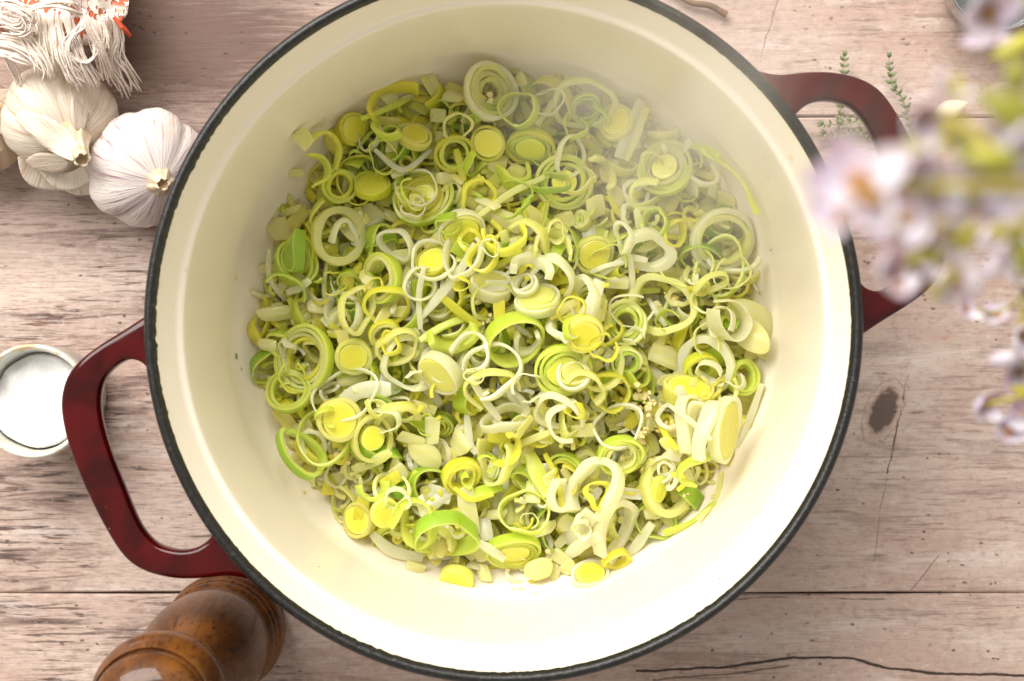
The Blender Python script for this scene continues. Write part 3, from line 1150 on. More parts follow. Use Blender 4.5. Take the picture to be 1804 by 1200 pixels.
# --- minced garlic and crumbs: uncountable
mb = []
for (cx, cy, sp, n) in [(885, 522, 34, 46), (862, 172, 12, 8), (1178, 850, 40, 40), (1120, 712, 44, 44), (1140, 745, 30, 30), (640, 800, 60, 14), (760, 655, 20, 14), (1210, 520, 30, 16), (950, 1010, 60, 10)]:
    for _ in range(n):
        px, py = random.gauss(cx, sp * 0.8), random.gauss(cy, sp * 0.75)
        s = m_per_px(0.035)
        r = random.uniform(2.5, 9) * s * random.uniform(.6, 1)
        Vb, Fb = [], []
        for zz in (-1, 1):
            for k in range(6):
                t = k / 6 * 6.28
                Vb.append((r * math.cos(t) * random.uniform(.6, 1.1), r * math.sin(t) * random.uniform(.6, 1.1), zz * r * random.uniform(.2, .55)))
        for k in range(6):
            Fb.append((k, (k + 1) % 6, 6 + (k + 1) % 6, 6 + k))
        Fb += [tuple(range(5, -1, -1)), tuple(range(6, 12))]
        Vb = apply(Matrix.Rotation(random.random() * 3, 4, 'X') @ Matrix.Rotation(random.random() * 3, 4, 'Z'), np.array(Vb))
        o = settle(Vb, px, py, 60, 0.058)
        mb.append((Vb + np.array(o), Fb))
V, F = join(mb)
tag(mesh_obj("minced_garlic", V, F, MT['mince'], smooth=False), "golden minced garlic bits scattered among the leeks", "garlic", kind="stuff")
# --- onion pieces one can pick out
for p in [(535, 246, 36, 44, 40), (517, 305, 20, 42, 80), (490, 405, 48, 52, 20), (488, 553, 34, 86, 100), (785, 314, 32, 28, 0), (930, 447, 50, 34, 15),
          (760, 150, 38, 44, 30), (800, 170, 30, 46, 70), (655, 195, 34, 40, 60), (690, 175, 30, 44, 120), (770, 205, 36, 30, 0), (918, 140, 30, 34, 20),
          (690, 255, 26, 28, 0), (700, 305, 24, 26, 30), (1085, 345, 44, 50, 40), (1050, 365, 34, 40, 10), (880, 385, 34, 90, 70), (860, 360, 26, 60, 60),
          (1243, 570, 30, 26, 20), (560, 540, 30, 44, 80), (700, 455, 30, 70, 95), (810, 780, 36, 50, 40), (760, 760, 36, 60, 0), (825, 905, 40, 96, 10),
          (1115, 862, 26, 26, 5), (1160, 745, 24, 30, 60), (945, 1003, 46, 40, 20), (985, 985, 34, 44, 60), (870, 905, 24, 62, 100), (950, 935, 24, 70, 110),
          (1178, 628, 40, 78, 70), (620, 400, 40, 46, 50), (1030, 760, 34, 46, 90), (850, 1010, 26, 40, 20), (700, 835, 34, 44, 30), (730, 1000, 30, 40, 70),
          (475, 470, 22, 50, 95), (470, 610, 26, 46, 80), (1340, 620, 30, 40, 60), (600, 850, 34, 50, 30), (560, 700, 30, 46, 100), (840, 960, 34, 66, 20),
          (1010, 925, 44, 60, 60), (1150, 905, 30, 46, 100), (1000, 1000, 26, 40, 150)]:
    add_onion(*p, cap=0.052)

R, S, T = add_ring, add_slice, add_strip
# --- upper left quarter
R(700, 188, 52, 40, 10, 'Y', 10, 18, 3.3, -60, text="olive yellow leek arc leaning on the wall under the pot's dark side")
S(597, 246, 30, 22, 110, ['C'], 'K', 0, 8)
S(620, 228, 31, 23, 75, ['Y'], 'K', 0, 6, 18, text="thick olive yellow leek coin standing on edge by the shaded wall")
S(730, 240, 32, 21, 160, ['C'], 'K', 0, 7, 12)
R(650, 235, 30, 22, 60, 'W', 4, 8, 2.8, 40)
S(597, 327, 33, 30, 80, ['L', 'Y'], None, 0, 8, 16, 2)
S(655, 328, 34, 22, 175, ['Y'], 'KL', 0, 6, 14)
R(545, 300, 36, 26, 100, 'L', 6, 14, 3.2, 90)
R(565, 275, 40, 30, 70, 'Y', 9, 14, 3.4, 150)
R(580, 380, 34, 28, 30, 'L', 6, 12, 2.4, 10)
R(690, 215, 38, 22, 45, 'L', 10, 14, 3.6, 10)
T([(640, 215), (668, 200), (720, 170)], 9, 'L')
T([(660, 265), (710, 300), (760, 262)], 9, 'W')
S(800, 270, 36, 32, 20, ['Y', 'L'], None, 0, 8, 14, 3)
R(806, 222, 25, 23, 0, 'C', 6, 10)
T([(803, 262), (811, 290), (817, 320)], 12, 'Y', text="straight yellow leek stick beside the nested yellow rings near top wall")
S(865, 160, 54, 46, 95, ['W', 'C', 'C', 'P'], None, 0, 10, 12, -3, text="large pale nested leek slice nearest the top wall of the pot")
S(860, 252, 32, 30, 0, ['Y'], 'K', 0, 6, 12)
S(935, 258, 44, 27, 175, ['Y', 'L'], 'KL', 0, 9, 12, 2)
R(917, 193, 33, 29, 80, 'L', 5, 22, r1=0.06, text="tall light green leek tube beside the pale nested slice")
R(905, 300, 42, 20, 5, 'L', 9, 22, 3.0, 90)
T([(945, 222), (975, 180), (1003, 132)], 10, 'C', text="thin cream stick pointing up at the top wall through the steam")
R(1027, 182, 51, 42, 10, 'C', 11, 12, text="wide cream ring in the steam near the top wall")
S(1030, 190, 30, 24, 20, ['L', 'G'], None, 0, 6)
S(746, 350, 55, 48, 20, ['L', 'Y', 'Y', 'Y'], 'K', 0, 8, 12, 1.5, mode=0.6, text="biggest yellow green leek coin with thin white rings lying on it")
R(733, 330, 37, 33, 10, 'W', 4.5, 6, text="thin white ring lying on the biggest yellow green coin")
R(722, 345, 24, 17, 150, 'C', 4, 6)
R(842, 346, 31, 28, 30, 'Y', 8, 10, 0.5, 300, text="yellow open ring beside the biggest yellow green coin")
S(596, 416, 54, 43, 95, ['C'], None, 0, 14, 14, text="thick oval cream ring on the garlic side with small rings inside")
R(603, 420, 34, 16, 60, 'W', 8, 10, 2.6, 200)
S(520, 463, 42, 32, 110, ['L', 'G'], None, 0, 6, 16)
T([(478, 440), (475, 490), (500, 530)], 8, 'W')
R(520, 440, 36, 14, 80, 'G', 6, 16, 1.0)
T([(503, 515), (530, 505), (548, 495)], 13, 'W')
R(500, 520, 40, 30, 50, 'G', 5, 12, 3.4, 190)
# --- upper right quarter
S(1087, 215, 35, 27, 70, ['C'], 'K', 0, 8)
T([(1130, 178), (1112, 228), (1090, 278)], 22, 'W', 8, 0.35, text="broad white leek stick standing steeply in the steam by the thyme side", arch=3)
T([(1138, 190), (1122, 236), (1104, 282)], 14, 'C', 8, -0.6)
R(1165, 222, 34, 20, 20, 'C', 8, 10, 3.4, 90)
R(1190, 245, 36, 18, 20, 'W', 8, 10, 3.6, 90)
S(1172, 298, 52, 46, 40, ['L', 'L', 'C'], 'K', 24, 9, 12, 2, text="large light green slice with round yellow core in the steam")
R(1150, 345, 40, 24, 150, 'C', 9, 12, 2.8, 200)
R(1240, 305, 26, 22, 40, 'W', 8, 10, 2.0, 60)
T([(1240, 262), (1280, 290), (1312, 330), (1330, 378)], 16, 'L', 6, 1.0, text="long light green strip following the wall toward the flowers")
T([(1225, 252), (1245, 262), (1262, 280)], 10, 'G')
S(993, 320, 52, 50, 30, ['C', 'L', 'L'], 'K', 22, 8, 14, 1.5, sign=1)
R(1005, 275, 34, 25, 80, 'W', 6, 8, text="thin white upright ring over the green slice near the top")
R(1050, 310, 60, 20, 120, 'C', 9, 12, 3.8, 100)
T([(1070, 345), (1090, 375), (1105, 385)], 9, 'Y')
R(905, 350, 36, 28, 40, 'G', 3, 6, 0.8, 100)
R(945, 370, 30, 22, 60, 'G', 3, 6, 1.6, 10)
T([(840, 385), (900, 340), (960, 310)], 10, 'C')
R(1155, 392, 27, 20, 60, 'G', 7, 14, 1.2, 200)
R(1188, 412, 25, 18, 85, 'Y', 6, 12)
S(1272, 422, 60, 52, 20, ['W', 'C'], None, 0, 11, 12, 2, text="widest pale slice of nested rings near the wall by the flowers")
R(1290, 425, 60, 50, 40, 'W', 10, 12, 4.0, 40)
R(1268, 472, 50, 43, 60, 'L', 6, 12, text="thin light green ring over the widest pale slice by the flowers")
R(1210, 470, 46, 38, 40, 'L', 5, 10, 2.0, 100)
R(1290, 480, 30, 34, 90, 'C', 4, 10, 1.0)
S(1047, 448, 36, 33, 20, ['C'], 'K', 0, 8, 12)
R(1140, 443, 43, 33, 10, 'W', 17, 12, text="thick white ring right of centre beside the curled white loops")
R(1098, 420, 26, 12, 95, 'W', 6, 8)
T([(1048, 495), (1075, 472), (1110, 455), (1140, 460)], 12, 'W')
T([(1040, 480), (1070, 468), (1100, 462)], 8, 'W')
T([(1108, 450), (1114, 490), (1112, 520)], 9, 'W')
R(1166, 537, 56, 52, 95, 'C', 13, 13, mode=0.9, text="biggest plain cream ring lying on top right of the middle")
T([(1143, 525), (1155, 548), (1172, 575)], 9, 'W')
S(1103, 570, 41, 38, 60, ['C', 'L', 'L'], None, 0, 8, 14, 2)
R(1240, 528, 24, 24, 0, 'C', 6, 8)
R(1232, 508, 18, 10, 20, 'Y', 4, 6)
R(1252, 500, 34, 12, 20, 'C', 6, 8)
S(1245, 642, 56, 43, 110, ['W'], None, 0, 15, 14, text="thick white horseshoe ring beside the large cream curl at the wall")
S(1234, 648, 32, 26, 10, ['Y', 'L'], None, 0, 8, 14, 2)
S(1103, 636, 27, 25, 20, ['C', 'G'], None, 0, 6, 14, 2)
R(1060, 640, 44, 38, 80, 'C', 10, 14, 2.0, 20)
S(1308, 665, 33, 28, 100, ['L', 'L'], None, 0, 6, 14)
# --- middle
S(812, 405, 43, 31, 15, ['W', 'C'], 'KL', 0, 6, 14, 2, text="white walled coin with olive core above the middle")
S(764, 462, 31, 25, 20, ['Y'], 'K', 0, 4, 14)
R(763, 460, 39, 34, 20, 'W', 6, 8)
R(740, 500, 32, 23, 85, 'W', 5, 8)
R(700, 432, 32, 20, 130, 'W', 6, 10)
R(815, 450, 46, 28, 60, 'W', 7, 10, 1.2, 20)
T([(838, 432), (812, 475), (775, 520), (738, 562)], 14, 'W', 6, text="long white ribbon running from the middle toward the salt bowl")
T([(748, 470), (738, 520), (740, 580)], 9, 'W')
R(853, 448, 31, 24, 70, 'Y', 6, 10)
R(888, 415, 42, 26, 10, 'Y', 8, 12, 2.4, 90)
R(925, 430, 48, 30, 150, 'C', 9, 14, 3.0, 60)
R(975, 440, 46, 24, 170, 'C', 8, 14, 2.4, 90)
S(672, 492, 46, 33, 85, ['L', 'C'], None, 0, 8, 14, 3)
R(682, 537, 43, 27, 10, 'Y', 7, 10, text="thin yellow oval ring left of the middle")
R(606, 553, 40, 29, 80, 'W', 8, 12)
R(628, 548, 42, 22, 85, 'C', 8, 10)
S(678, 588, 30, 22, 20, ['Y', 'C'], None, 0, 6, 10)
S(535, 632, 60, 53, 80, ['L', 'C', 'C', 'Y'], None, 0, 7, 16, -4, text="large stack of nested pale rings on the salt bowl side")
S(622, 628, 34, 31, 20, ['C'], 'K', 0, 9, 12)
R(722, 640, 50, 42, 60, 'W', 10, 14, 1.6, 300)
R(700, 610, 36, 28, 20, 'C', 7, 12)
S(865, 505, 38, 22, 165, ['W'], 'P', 0, 7, 18)
R(870, 532, 44, 26, 20, 'C', 7, 8)
R(935, 480, 52, 18, 170, 'W', 14, 14, 3.2, 90)
R(965, 500, 54, 30, 160, 'W', 10, 16, 2.4, 80)
S(925, 502, 24, 18, 30, ['W', 'W'], None, 0, 6, 12, 2)
S(948, 532, 42, 23, 10, ['W', 'C'], 'P', 0, 6, 14, 2, text="pale nested coin just right of the very middle")
R(1010, 545, 62, 26, 58, 'W', 12, 14, text="long folded white ring standing steeply just right of the middle")
T([(1058, 495), (1042, 535), (1018, 575), (990, 598)], 22, 'W', 6, text="broad white ribbon beside the folded white ring")
S(1030, 587, 35, 29, 170, ['C'], 'K', 0, 7, 14, text="yellow coin below the folded white ring")
S(907, 597, 52, 38, 20, ['L'], None, 0, 6, 26, text="tall light green hoop standing in the middle of the pot")
R(930, 600, 30, 14, 10, 'W', 9, 12, 1.8, 90)
T([(775, 520), (810, 550), (845, 575)], 14, 'Y')
R(795, 575, 60, 26, 20, 'L', 14, 22, 3.6, 80)
T([(740, 600), (780, 575), (820, 560)], 12, 'L')
R(785, 640, 40, 34, 20, 'W', 10, 12, 2.0, 40)
S(776, 657, 43, 25, 140, ['W'], 'P', 0, 7, 18, text="oval white slice with cream middle left of the centre")
R(828, 622, 38, 30, 20, 'W', 8, 10, 1.6, 200)
R(862, 655, 52, 46, 60, 'W', 8, 12, 1.4, 160, text="big thin white ring just under the middle")
R(870, 690, 50, 36, 20, 'C', 7, 10, 2.2, 280)
S(992, 653, 50, 45, 20, ['L', 'L', 'L'], 'KL', 0, 7, 12, 0.5, mode=0.6, text="large light green coin with a small white coin on it")
S(1010, 661, 31, 26, 20, ['W', 'P'], 'P', 0, 6, 12, 1, text="small white coin with yellow eye lying on the green coin")
R(1075, 690, 36, 32, 20, 'Y', 6, 10)
# --- lower left quarter
S(510, 690, 42, 36, 20, ['L', 'L'], None, 0, 7, 14)
R(607, 697, 56, 42, 10, 'W', 5, 6, text="very thin wide white ring above the yellow coins on the pepper mill side")
T([(590, 725), (630, 690), (690, 685)], 26, 'W', 6)
R(572, 768, 52, 42, 20, 'L', 6, 10)
S(597, 740, 40, 36, 100, ['C'], 'K', 0, 9, 14, text="round yellow coin with cream rim, left of two touching coins")
S(655, 772, 42, 34, 80, ['C'], 'K', 23, 9, 14, coredrop=2, text="yellow coin inside a loose cream ring, touching the round yellow coin")
R(530, 798, 48, 24, 125, 'G', 9, 14, 0.3, text="green teardrop loop at the pot wall on the pepper mill side")
R(700, 745, 50, 26, 10, 'C', 12, 12, 3.2, 270)
R(690, 863, 34, 27, 10, 'C', 8, 10)
R(655, 850, 34, 20, 95, 'L', 9, 14, 3.2, 0)
T([(620, 830), (655, 815), (690, 795)], 16, 'C')
S(678, 903, 30, 24, 60, [], 'K', 28, 7, 12)
R(606, 890, 30, 24, 100, 'C', 5, 8)
S(633, 915, 32, 28, 100, ['C'], 'K', 0, 7, 16, text="bright yellow coin with cream rim at the lower left edge of the food")
T([(655, 938), (690, 970), (745, 985)], 18, 'W', 8, text="thick white curved strip below the bright yellow coin")
R(735, 910, 54, 28, 105, 'L', 9, 12, 3.0, 330)
R(782, 943, 54, 30, 10, 'G', 6, 22, mode=0.95, text="wide green hoop at the bottom left of the food")
R(720, 930, 46, 36, 50, 'L', 8, 14, 3.0, 200)
R(700, 880, 22, 18, 10, 'W', 6, 8)
S(812, 838, 36, 28, 30, ['Y', 'Y'], None, 0, 8, 16, 3)
T([(800, 860), (830, 880), (870, 870)], 9, 'Y')
S(805, 1018, 33, 20, 168, [], 'K', 32, 8, 14, sign=-1, text="lone yellow coin lying apart on the bare enamel at the bottom")
# --- lower right quarter
R(895, 722, 44, 26, 20, 'W', 12, 14, 1.4, 120)
R(890, 740, 40, 16, 5, 'W', 8, 12)
T([(830, 665), (850, 700), (880, 740)], 11, 'W')
T([(822, 730), (828, 780), (840, 800)], 12, 'W')
R(985, 728, 44, 27, 160, 'W', 8, 10, 0.6, 150)
R(1005, 740, 40, 34, 60, 'W', 8, 12, 3.0, 300)
T([(905, 792), (935, 775), (966, 760)], 11, 'C')
R(872, 808, 45, 28, 85, 'C', 8, 14, 1.6, 0)
R(885, 790, 36, 20, 40, 'Y', 9, 12, 3.0, 120)
R(1088, 752, 44, 33, 10, 'W', 6, 8)
S(1093, 802, 40, 33, 10, ['L', 'L', 'C'], None, 0, 6, 14, 1)
R(1025, 690, 40, 30, 30, 'C', 8, 12, 3.0, 200)
T([(960, 800), (985, 850), (990, 900)], 9, 'Y')
R(925, 903, 41, 38, 30, 'L', 5, 20, text="thin light green hoop near the bottom of the food")
T([(932, 800), (950, 840), (968, 872)], 26, 'L', 5, 0.3, text="broad pale green ribbon above the thin light green hoop")
R(985, 870, 30, 14, 95, 'W', 10, 12, 1.0)
S(905, 970, 50, 29, 5, ['L', 'L', 'Y'], 'KL', 0, 7, 14, 0.5, text="flat light green coin at the bottom edge of the food")
T([(845, 955), (870, 972), (888, 988)], 15, 'W')
S(1212, 690, 44, 22, 175, ['P'], 'K', 0, 7, 22, sign=1, text="white walled coin tipped on edge showing its yellow face")
R(1045, 870, 62, 36, 75, 'W', 16, 18, 1.6, 180, text="thick white arching ring in the lower right")
R(1082, 935, 58, 25, 65, 'W', 14, 16, 0.8, 180, text="white hairpin loop at the bottom right of the food")
T([(1148, 920), (1128, 952), (1105, 986)], 16, 'W', 10)
T([(1000, 960), (1025, 925), (1040, 900)], 30, 'W', 9)
T([(1000, 985), (1030, 955), (1055, 940)], 20, 'W', 9)
S(1175, 857, 55, 48, 95, ['C'], None, 0, 14, 15, mode=0.85, text="biggest thick cream ring in the lower right beside the wall")
S(1160, 862, 26, 14, 80, [], 'KL', 24, 6, 10)
R(1215, 755, 52, 20, 85, 'W', 8, 16, 1.4, 180)
R(1232, 765, 54, 22, 85, 'W', 9, 16, 1.6, 180)
R(1250, 768, 56, 20, 82, 'W', 12, 18, 1.4, 180)
S(1277, 757, 58, 22, 82, ['W'], 'P', 0, 8, 14, sign=1, text="tall white coin on edge at the end of the fanned white slices")
T([(1186, 718), (1220, 745), (1245, 770)], 8, 'W')
T([(1340, 675), (1322, 735), (1302, 790)], 11, 'W', 8, 0, text="thin white stick leaning on the wall beside the fanned white slices")
T([(1258, 885), (1220, 920), (1170, 942)], 14, 'L', 6, 0.6, text="light green strip along the wall in the lower right")
T([(1275, 835), (1262, 880), (1225, 912)], 8, 'C')
T([(1190, 790), (1175, 770), (1160, 740)], 10, 'Y')
S(1040, 1013, 34, 21, 5, ['W'], 'K', 0, 7, 12, text="pale coin with a yellow half at the bottom edge of the food")
R(1085, 985, 26, 12, 20, 'Y', 8, 10)
R(1235, 830, 40, 26, 40, 'L', 8, 12, 3.0, 300)
fill_gaps(110, 25, 0.93, 0.045)
# --- thin loose curls tangled over the rest
for it in range(48):
    px, py = rand_px(0.88)
    a = random.uniform(13, 34)
    add_ring(px, py, a, a * random.uniform(.35, 1), random.uniform(0, 180), random.choice('WWCCLY') if py + px > 1300 else random.choice('WCLLGY'), random.uniform(2.4, 4.2), random.uniform(5, 12), random.choice((0, 0, 0.8, 1.6, 2.6)), random.uniform(0, 360), r1=0.13, q=68)
# --- the big pale curls and chunks
add_onion(1322, 568, 108, 116, 30, 10, 36, 0.25, text="largest smooth cream onion chunk against the wall by the flowers", cap=0.06, n=12, rnd=1.0)
add_onion(1330, 590, 60, 96, 60, 9, 40, -0.5, cap=0.064, n=10, rnd=0.9)
R(1284, 562, 36, 29, 80, 'W', 5, 26, 0.5, 60, text="cream curl standing on the largest onion chunk")
add_onion(748, 805, 70, 84, 60, 11, 38, 0.2, n=10, rnd=0.8, text="large cream onion chunk between the yellow coins and the middle", cap=0.06)
add_onion(725, 775, 20, 66, 70, 9, 30, 0.3)
add_onion(950, 1000, 52, 40, 10, 14, 40, 0.1, n=8, rnd=0.9, text="stubby white onion lump at the bottom edge of the food")

cr = []
for (px, py, L_, ang, z) in [(491, 229, 6, 60, None), (415, 628, 10, 95, None), (424, 650, 5, 80, None), (1360, 440, 5, 30, None), (655, 1050, 6, 0, None), (690, 1062, 5, 20, None), (1270, 1020, 6, 20, None), (620, 1015, 4, 70, None), (560, 1000, 4, 10, None), (380, 700, 3, 0, None), (1100, 1080, 4, 40, None)]:
    zz = 0.05
    for _ in range(6):
        q = P(px, py, zz)
        rr = math.hypot(q.x - PCX, q.y - PCY)
        zz = 0.5 * zz + 0.5 * float(pot_z(min(rr, 0.136)))
    q = P(px, py, zz)
    d = (PCX - q.x, PCY - q.y)
    L0 = math.hypot(*d)
    q = q + Vector((d[0] / L0 * 0.0006, d[1] / L0 * 0.0006, 0.0004))
    s = m_per_px(zz) * L_ / 2
    t = math.radians(ang)
    cr.append(tube([q - Vector((math.cos(t), math.sin(t), 0)) * s, q, q + Vector((math.cos(t), math.sin(t), 0.1)) * s], [s * 0.25, s * 0.4, s * 0.2], 6))
V, F = join(cr)
tag(mesh_obj("herb_crumbs", V, F, MT['thyme']), "tiny herb crumbs stuck to the bare cream enamel wall", "crumbs", kind="stuff")

allp, mi = [], []
order = ['W', 'C', 'Y', 'L', 'G']
for k, c in enumerate(order):
    for p in bed_parts[c]:
        allp.append(p)
        mi += [k] * len(p[1])
V, F, A = join(allp)
tag(mesh_obj("leek_shreds", V, F, [MT[c] for c in order], attr=A, midx=mi), "bed of softened leek shreds covering the floor of the pot", "leeks", kind="stuff")
V, F, A = join(bed_on)
tag(mesh_obj("diced_onion", V, F, MT['butter'], attr=A), "bed of softened diced onion under the leeks", "onion", kind="stuff")

# --- labels for the pieces: look first, then what they lie beside
MARKS = ["flowers", "thyme", "twig", "garlic", "salt bowl", "mill", "bottom rim", "knot"]


def sector(px, py):
    a = math.degrees(math.atan2(FCY - py, px - FCX)) % 360
    if 290 <= a < 345:
        return 7
    if 250 <= a < 290:
        return 6
    return {0: 0, 1: 1, 2: 2, 3: 3, 4: 4, 5: 5, 6: 6, 7: 7}[int(((a + 22.5) % 360) // 45)]


ORD = ["nearest", "second nearest", "third nearest", "fourth nearest", "fifth nearest", "sixth nearest", "seventh nearest", "eighth nearest", "ninth nearest"]
GROUPN = {'leek_ring': 'loose leek rings in the pot', 'leek_slice': 'leek coins and nested slices in the pot', 'leek_strip': 'leek strips in the pot', 'onion_piece': 'onion pieces in the pot'}
CATN = {'leek_ring': 'leek ring', 'leek_slice': 'leek slice', 'leek_strip': 'leek strip', 'onion_piece': 'onion piece'}
buckets = {}
for p in PIECES:
    nm = p['o'].name.split('.')[0]
    p['nm'] = nm
    tag(p['o'], None, CATN[nm], GROUPN[nm])
    if p['text']:
        p['o']['label'] = p['text']
        continue
    a = p['a']
    if nm == 'onion_piece':
        size = 'tiny' if a < 15 else 'small' if a < 20 else 'mid-sized' if a < 28 else 'large'
        head = f"{size} translucent onion {p['form']}"
    else:
        size = 'tiny' if a < 22 else 'small' if a < 30 else 'mid-sized' if a < 40 else 'large' if a < 52 else 'very large'
        pose = ' standing tilted' if p['t'] > 0.75 else ' leaning' if p['t'] > 0.4 else ''
        if 'coin' in p['form']:
            head = f"{size} {p['col']} leek {p['form']}{pose}"
        else:
            head = f"{size} {p['col']} leek {p['form']}{pose}"
    r = math.hypot(p['px'] - FCX, p['py'] - FCY) / FR
    m = MARKS[sector(p['px'], p['py'])]
    zone = "in the pot's middle" if r < 0.28 else f"halfway to the {m}" if r < 0.66 else f"by the wall facing the {m}"
    p['r'] = r
    buckets.setdefault((head, zone), []).append(p)
def fit(t):
    for a_, b_ in ((" slice of nested rings", " nested slice"), ("yellow leek coin with yellow core", "yellow leek coin"), ("leek coin with yellow core", "yellow-cored leek coin"), ("leek coin with green core", "green-cored leek coin"), (" standing tilted", " tilted"), ("curved strip", "curl"), ("by the wall facing the", "by the wall near"), (" leaning", "")):
        if len(t.split()) <= 16:
            break
        t = t.replace(a_, b_)
    return t


for (head, zone), ps in buckets.items():
    ps.sort(key=lambda q: -q['r'])
    for k, p in enumerate(ps):
        p['o']['label'] = fit(f"{head} {zone}" if len(ps) == 1 else f"{head} {zone}, {ORD[min(k, 8)]} the rim")

# ---------------------------------------------------------------- salt bowl and salt
zb = 0.045
bc = P(56, 707, zb)
bowl_prof = [(1e-5, 0.0005), (0.0195, 0.0006), (0.0218, 0.003), (0.0240, 0.012), (0.0254, 0.026), (0.0258, 0.038), (0.0262, 0.0435), (0.0258, 0.0449), (0.0249, 0.0452), (0.0240, 0.0445), (0.0232, 0.041), (0.0226, 0.034), (0.021, 0.022), (0.017, 0.012), (1e-5, 0.009)]
V, F = lathe(bowl_prof, 64)
V = [(x + 0.0004 * math.sin(3 * math.atan2(y, x)), y, z) for x, y, z in V]
b = mesh_obj("salt_bowl", V, F, MT['glaze'])
b.location = (bc.x, bc.y, 0)
tag(b, "small pale celadon pinch bowl with brown speckled rim, half under the pot's left handle", "bowl")
V, F = [], []
NR, NS = 22, 64
for i in range(NR + 1):
    r = max(1e-5, 0.0222 * i / NR)
    for k in range(NS):
        t = 2 * PI * k / NS
        x, y = r * math.cos(t), r * math.sin(t)
        z = 0.0352 + 0.0055 * (1 / (1 + math.exp((y + 0.001 + 0.002 * math.sin(x * 200)) * 700)) - 0.5) + 0.0012 * math.sin(x * 210 + 1) * math.cos(y * 260) + 0.0006 * math.sin(x * 480 + y * 200) + random.gauss(0, 0.00016) + 0.0003 * math.sin(x * 900) * math.sin(y * 800)
        V.append((x, y, z if i < NR else z - 0.004))
for i in range(NR):
    for k in range(NS):
        k2 = (k + 1) % NS
        F.append((i * NS + k, (i + 1) * NS + k, (i + 1) * NS + k2, i * NS + k2))
so = mesh_obj("salt", V, F, MT['salt'])
so.location = (bc.x, bc.y, 0)
tag(so, "fine white salt heaped in the small pinch bowl", "salt")

# ---------------------------------------------------------------- pepper mill
mb_ = P(386, 1124, 0.02)
mill = empty("pepper_mill", (mb_.x, mb_.y, 0))
tag(mill, "dark turned wooden pepper mill standing below the pot's left handle", "pepper mill")
V, F = lathe([(1e-5, 0), (0.0270, 0.0), (0.0285, 0.002), (0.0288, 0.010), (0.0280, 0.0135), (0.0254, 0.0148), (0.0254, 0.0158), (0.0276, 0.0172), (0.0280, 0.0190), (0.0276, 0.0208), (0.0252, 0.0220), (0.0252, 0.0230), (0.0272, 0.0244), (0.0275, 0.0262), (0.0270, 0.0280), (0.0255, 0.0292),
              (0.0260, 0.034), (0.0268, 0.046), (0.0268, 0.060), (0.0256, 0.074), (0.0232, 0.086), (0.0206, 0.096), (0.0188, 0.104), (0.0182, 0.1105), (0.0182, 0.1122)], 96)
mesh_obj("body", V, F, MT['mill'], mill)
V, F = lathe([(0.0178, 0.1122), (0.0200, 0.1125), (0.0226, 0.1142), (0.0240, 0.1172), (0.0243, 0.1198), (0.0238, 0.1208), (0.0226, 0.1211), (0.0226, 0.1216), (0.0248, 0.1230), (0.0259, 0.1265), (0.0264, 0.1310), (0.0262, 0.1355), (0.0254, 0.1395), (0.0242, 0.1430), (0.0232, 0.1450)], 96)
mesh_obj("collar", V, F, MT['mill'], mill)
V, F = lathe([(0.0230, 0.1450), (0.0212, 0.1434), (0.0208, 0.1444), (0.0219, 0.1468), (0.0220, 0.1486), (0.0211, 0.1514), (0.0192, 0.1542), (0.0162, 0.1566), (0.0120, 0.1585), (0.0065, 0.1596), (1e-5, 0.1600)], 96)
mesh_obj("cap", V, F, MT['mill'], mill)


